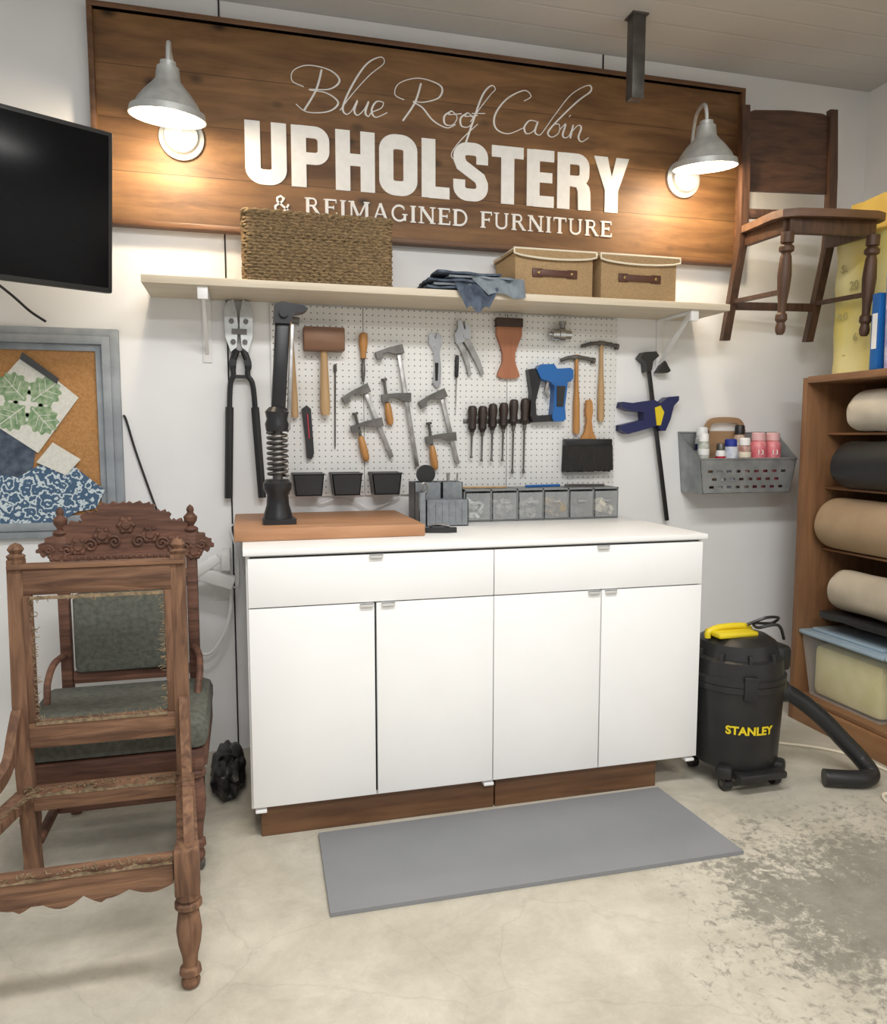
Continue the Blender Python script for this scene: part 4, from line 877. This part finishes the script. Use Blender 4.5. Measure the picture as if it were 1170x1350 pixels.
b=B(Mc);P=[(-.235,-.16),(-.22,-.215),(-.17,-.245),(0,-.255),(.17,-.245),(.22,-.215),(.235,-.16),(.22,.115),(-.22,.115)];b.xy(P,.455,.485);part(b,'seat',T,wood('seat_walnut',(.18,.095,.055),(.11,.055,.03),'x',bump=.3))
part(B(Mc).b2(-.185,.185,-.215,-.19,.395,.455,.003),'seat_apron',T,M_ch3)
for s in(-1,1):
    part(B(Mc).b2(s*.1875-.0125,s*.1875+.0125,-.19,.12,.40,.455,.003),'side_apron',T,M_ch3)
    b=B(Mc);b.beam((s*.19,-.19,.17),(s*.20,.18,.17),.018,.02);part(b,'side_stretcher',T,M_ch3)
part(B(Mc).b2(-.19,.19,.18,.205,.135,.17,.003),'back_stretcher',T,M_ch3)
b=B();b.tube(cr([(2.36,0,2.60),(2.36,-.05,2.59),(2.36,-.11,2.59),(2.36,-.12,2.62)],4),.006,8);b.cyl((2.36,-.001,2.6),(2.36,-.006,2.6),.02,seg=14)
solo(b,'wall_hook','dark metal wall hook carrying the hanging chair','hook',(2.36,0,2.6),M_dsteel)
# ---------------------------------------------------------------- shelving unit
T=thing('shelving_unit','tall brown wooden shelving unit stacked with fabric rolls','shelving',(2.7,-1.0,0))
part(B().b2(2.45,2.95,-.30,-.27,0,1.57,.003),'end_panel',T,M_brownz)
part(B().b2(2.45,2.95,-1.80,-.30,1.545,1.575,.003),'top_board',T,M_browny)
part(B().b2(2.46,2.95,-1.80,-.30,.105,.125,.002),'shelf_plank',T,M_browny)
for z in(.50,.80,1.08,1.325): part(B().b2(2.57,2.95,-1.80,-.30,z-.010,z,.002),'shelf_plank',T,M_browny)
part(B().b2(2.45,2.475,-1.80,-.30,0,.104,.002),'kick_board',T,wood('kick_orange',(.36,.19,.085),(.28,.13,.055),'y'))
part(B().b2(2.94,2.955,-1.80,-.30,0,1.57),'back_panel',T,M_brownz)
def roll(name,lb,x,z,r,y0,y1,m,m2,gr='rolls on the shelving',sag=0.,skew=0.,loose=.025):
    T=thing(name,lb,'roll',(x,(y0+y1)/2,z-r),gr)
    n=28;seg=40;vs=[];fs=[]
    for j in range(n+1):
        y=y0+(y1-y0)*j/n
        for k in range(seg):
            q=2*math.pi*k/seg;rr=r*(1+loose*noise.noise(V((math.cos(q)*1.6,y*6,math.sin(q)*1.6+z*3)))) - (.004 if j in(0,n) else 0)
            zz=z+rr*math.sin(q)*(1-sag)
            if zz<z-r*(1-sag)*.985: zz=z-r*(1-sag)*.985
            yy=y+(skew*math.sin(q*2+1)*.5+skew*math.cos(q) if j==0 else 0)
            vs.append((x+rr*math.cos(q)*(1+sag*.6),yy,zz))
    for j in range(n):
        for k in range(seg): fs.append([j*seg+k,j*seg+(k+1)%seg,(j+1)*seg+(k+1)%seg,(j+1)*seg+k])
    vs.append((x,y0+.02,z))
    for k in range(seg): fs.append([(k+1)%seg,k,len(vs)-1])
    fs.append([n*seg+k for k in range(seg)])
    b=B();b.add(vs,fs)
    part(b,'roll_body',T,m,ang=60)
    b=B();b.tube([(x,y0+.03,z),(x,y0-.001,z)],r*.22,16);part(b,'roll_core',T,m2)
roll('paper_roll','thick roll of brown kraft paper on the shelving',2.60,.918,.116,-.335,-1.5,M_kraft,M_tan,skew=.008)
roll('fabric_roll','roll of beige lining fabric on the shelving',2.57,.634,.090,-.43,-1.5,M_beige,M_tan,skew=.014,loose=.07)
roll('fabric_roll','roll of black vinyl fabric on the shelving',2.58,1.185,.104,-.42,-1.5,M_black,M_dsteel,skew=.01,loose=.05)
roll('fabric_roll','soft flattened roll of cream cloth on the top shelf',2.60,1.416,.102,-.47,-1.5,M_creamroll,M_beige,sag=.12,skew=.02,loose=.10)
T=thing('folded_vinyl','folded black vinyl lying under the beige roll','fabric',(2.65,-.9,.501))
def fn(u,v): return (2.485+.40*u,-.40-.9*v,.505+.006*noise.noise(V((u*6,v*9,2))))
b=B();b.sheet(20,40,fn,.028);part(b,'vinyl_fold',T,M_black)
for y0,y1,lb in((-.31,-.77,'clear plastic tub of yellow foam with pale blue lid'),(-.80,-1.27,'clear plastic tub with pale blue lid beside another tub')):
    T=thing('plastic_tub',lb,'tub',(2.62,(y0+y1)/2,.125),'plastic tubs on the bottom shelf')
    b=B();x0=2.475;x1=2.85
    yc=(y0+y1)/2;h=(y0-y1)/2
    for (P) in ([(x0,y0,.41),(x0,y1,.41),(x0+.03,y1+.03,.127),(x0+.03,y0-.03,.127)],[(x1,y0,.41),(x1,y1,.41),(x1-.03,y1+.03,.127),(x1-.03,y0-.03,.127)],[(x0,y0,.41),(x1,y0,.41),(x1-.03,y0-.03,.127),(x0+.03,y0-.03,.127)],[(x0,y1,.41),(x1,y1,.41),(x1-.03,y1+.03,.127),(x0+.03,y1+.03,.127)],[(x0+.03,y0-.03,.127),(x1-.03,y0-.03,.127),(x1-.03,y1+.03,.127),(x0+.03,y1+.03,.127)]):
        b.add(P,[[0,1,2,3]])
    part(b,'tub_body',T,mat('tub_plastic',(.8,.8,.75),rough=.2,alpha=.22))
    b=B();b.box(((x0+x1)/2,yc,.418),(x1-x0+.03,2*h+.02,.02),.008);b.box(((x0+x1)/2,yc,.435),(x1-x0-.05,2*h-.06,.016),.007);part(b,'tub_lid',T,mat('pale_blue_lid',(.40,.52,.62),rough=.3,alpha=.85))
    b=B();b.box(((x0+x1)/2,yc,.25),(x1-x0-.07,2*h-.07,.235),.03);part(b,'tub_contents',T,mat('cream_foam',(.82,.76,.42),(.74,.66,.30),rough=.9,scale=12,bump=.5))
def blob(x0,x1,y0,y1,z0,z1,amp,seed,sub=14):
    bm=bmesh.new();bmesh.ops.create_cube(bm,size=1);bmesh.ops.subdivide_edges(bm,edges=bm.edges[:],cuts=sub,use_grid_fill=True)
    for v in bm.verts:
        p=v.co.copy();c=V((max(-.46,min(.46,p.x)),max(-.48,min(.48,p.y)),max(-.48,min(.48,p.z))));d=p-c
        if d.length>1e-6:d=d.normalized()*.02
        q=c+d;w=V(((x0+x1)/2+q.x*(x1-x0)*1.02,(y0+y1)/2+q.y*(y1-y0),(z0+z1)/2+q.z*(z1-z0)))
        off=amp*noise.noise(w*9+V((seed,0,0)))
        w+=V((p.x,p.y,max(0,p.z)))*off*2;v.co=w
    b=B();b.add([v.co for v in bm.verts],[[v.index for v in f.verts] for f in bm.faces]);bm.free();return b
T=thing('foam_stack','tall yellow upholstery foam wrapped in clear plastic on the shelving','foam',(2.75,-.8,1.58))
part(blob(2.57,2.93,-1.45,-.29,1.58,2.155,.009,3),'foam_block',T,M_foam,ang=60)
for (y,z,tx,sz) in((-.36,2.02,'$.',.05),(-.42,1.94,'20',.05),(-.36,1.82,'9LG',.038),(-.44,1.72,'6',.045),(-.38,1.66,'..',.04)):
    textpart(tx,'printed_mark',T,mat('faint_olive_ink',(.50,.46,.20),rough=.6),Matrix.Translation((2.562,y,z))@Matrix.Rotation(math.radians(-90),4,'Z')@Matrix.Rotation(math.radians(90),4,'X'),sz)
T=thing('foam_cushion','ochre foam cushion lying on top of the wrapped foam','foam',(2.75,-.8,2.17))
part(blob(2.63,2.935,-1.45,-.29,2.172,2.33,.008,9),'cushion_body',T,M_foam2,ang=60)
T=thing('cardboard_box','tall narrow blue cardboard box standing on top of the shelving','box',(2.5,-.64,1.576))
part(B().b2(2.475,2.54,-.655,-.615,1.577,1.88,.003),'box_body',T,M_blue);part(B().b2(2.473,2.475,-.647,-.623,1.66,1.80),'box_label',T,Mw)
T=thing('foil_roll','purple and white boxed roll standing on top of the shelving','roll',(2.5,-.70,1.576))
b=B();b.cyl((2.51,-.695,1.577),(2.505,-.69,1.93),.028,seg=20);part(b,'roll_body',T,mat('violet_print',(.35,.30,.58),(.75,.75,.8),rough=.5,scale=14));b=B();b.cyl((2.505,-.69,1.93),(2.505,-.69,1.945),.029,seg=20);part(b,'cap',T,M_wht2)
# ---------------------------------------------------------------- vacuum
vx,vy=1.808,-.745
T=thing('shop_vacuum','black wet dry shop vacuum with yellow handle and hose on casters','vacuum',(vx,vy,0))
b=B();b.lathe((vx,vy,.075),(vx,vy,.40),[(0,.142),(.03,.155),(.1,.160),(.85,.172),(.92,.174),(.93,.180),(1,.180)],40);part(b,'tank',T,M_black)
b=B();b.lathe((vx,vy,.402),(vx,vy,.565),[(0,.180),(.12,.180),(.16,.170),(.5,.166),(.55,.150),(.85,.14),(.97,.11),(1,.08)],40)
for k in range(10):
    q=k*math.pi/5;b.box((vx+.153*math.cos(q),vy+.153*math.sin(q),.47),(.024,.014,.09),.004,Matrix.Rotation(q,3,'Z'))
b.box((vx+.14,vy-.02,.47),(.10,.12,.10),.02);part(b,'motor_head',T,M_black)
for q in(-1.9,.4):
    b=B();b.box((vx+.178*math.cos(q),vy+.178*math.sin(q),.40),(.02,.05,.09),.006,Matrix.Rotation(q,3,'Z'));part(b,'lid_latch',T,M_blackm)
b=B();b.tube(cr([(vx-.135,vy-.01,.555),(vx-.13,vy-.01,.578),(vx-.08,vy-.01,.592),(vx+.01,vy-.01,.592),(vx+.045,vy-.01,.578),(vx+.045,vy-.01,.555)],5),.012,12);b.box((vx-.04,vy-.02,.572),(.17,.10,.022),.009);part(b,'carry_handle',T,M_yellow)
b=B();b.tube(cr([(vx+.02,vy-.03,.60),(vx+.08,vy-.06,.63),(vx+.15,vy-.04,.62),(vx+.15,vy,.59),(vx+.06,vy-.02,.60),(vx+.03,vy-.08,.60),(vx+.10,vy-.1,.61),(vx+.17,vy-.05,.54)],6),.006,6);part(b,'power_cord',T,M_black)
for k in range(4):
    q=math.radians(45+90*k);x=vx+.150*math.cos(q);y=vy+.150*math.sin(q)
    b=B();b.box((x,y,.075),(.075,.06,.05),.015,Matrix.Rotation(q,3,'Z'));b.cyl((x-.014,y,.027),(x+.014,y,.027),.026,seg=18);b.cyl((x,y,.03),(x,y,.07),.01,seg=10)
    cst=part(b,'caster',T,M_black)
    b=B();b.cyl((x-.0155,y,.027),(x+.0155,y,.027),.011,seg=14);part(b,'caster_hub',cst,M_dsteel)
b=B();b.b2(vx-.1,vx+.1,vy-.19,vy-.14,.055,.085,.01);part(b,'accessory_tray',T,M_black)
b=B();P=cr([(vx+.15,vy-.03,.33),(vx+.20,vy-.04,.325),(vx+.27,vy-.06,.28),(vx+.34,vy-.09,.215),(vx+.40,vy-.12,.145),(vx+.45,vy-.16,.08),(vx+.455,vy-.205,.042),(vx+.41,vy-.225,.037),(vx+.35,vy-.21,.036),(vx+.27,vy-.175,.036)],20)
b.tube(P,[.031+(.0010 if k%2 else 0) for k in range(len(P))],14);b.cyl((vx+.12,vy-.02,.33),(vx+.20,vy-.038,.33),.042,seg=18);part(b,'hose',T,M_black)
c=bpy.data.curves.new('tmp','FONT');c.body='STANLEY';c.size=.05;c.extrude=.001;c.offset=.0016;c.align_x='CENTER'
o=bpy.data.objects.new('tmp',c);COL.objects.link(o);bpy.context.view_layer.update()
me=bpy.data.meshes.new_from_object(o.evaluated_get(bpy.context.evaluated_depsgraph_get()));bpy.data.objects.remove(o)
me.materials.clear();me.materials.append(M_yellow);ph=math.radians(-106)
for v in me.vertices:
    a=ph+v.co.x*.85/.168;z=.225+v.co.y*.85;r=.160+(z-.1075)/.244*.012+.002+(.002 if v.co.z>0 else 0)
    v.co=V((r*math.cos(a),r*math.sin(a),z))
o=bpy.data.objects.new('brand_lettering',me);COL.objects.link(o);o.parent=T
b=B();b.tube(cr([(2.05,-.45,.006),(2.15,-.52,.006),(2.30,-.62,.006),(2.38,-.72,.006),(2.41,-.88,.006),(2.38,-1.05,.006),(2.28,-1.15,.006),(2.20,-1.12,.006),(2.24,-1.04,.006),(2.38,-1.10,.006),(2.42,-1.3,.006)],8),.006,6)
solo(b,'floor_cable','loose white extension cable lying on the concrete floor','cable',(2.2,-.9,0),M_cream)
# ---------------------------------------------------------------- camera and light
cam=bpy.data.objects.new('Camera',bpy.data.cameras.new('Camera'));COL.objects.link(cam)
cam.location=(0,-3.2,1.3);cam.rotation_euler=(math.radians(90-5.54),0,math.radians(-14.8))
cam.data.sensor_fit='VERTICAL';cam.data.sensor_height=24;cam.data.lens=24*1000/1350;cam.data.clip_start=.05
SC.camera=cam
def area(name,loc,sx,sy,e,col,rot=(0,0,0)):
    l=bpy.data.lights.new(name,'AREA');l.shape='RECTANGLE';l.size=sx;l.size_y=sy;l.energy=e;l.color=col
    o=bpy.data.objects.new(name,l);COL.objects.link(o);o.location=loc;o.rotation_euler=rot;return o
area('ceiling_light',(.6,-2.3,2.93),2.0,.3,64,(1,.985,.965))
area('ceiling_light',(.6,-4.2,2.93),2.0,.5,82,(1,.99,.975))
w=bpy.data.worlds.new('World');SC.world=w;w.use_nodes=True;w.node_tree.nodes['Background'].inputs[0].default_value=(1,1,.998,1);w.node_tree.nodes['Background'].inputs[1].default_value=.52
SC.view_settings.view_transform='Standard'
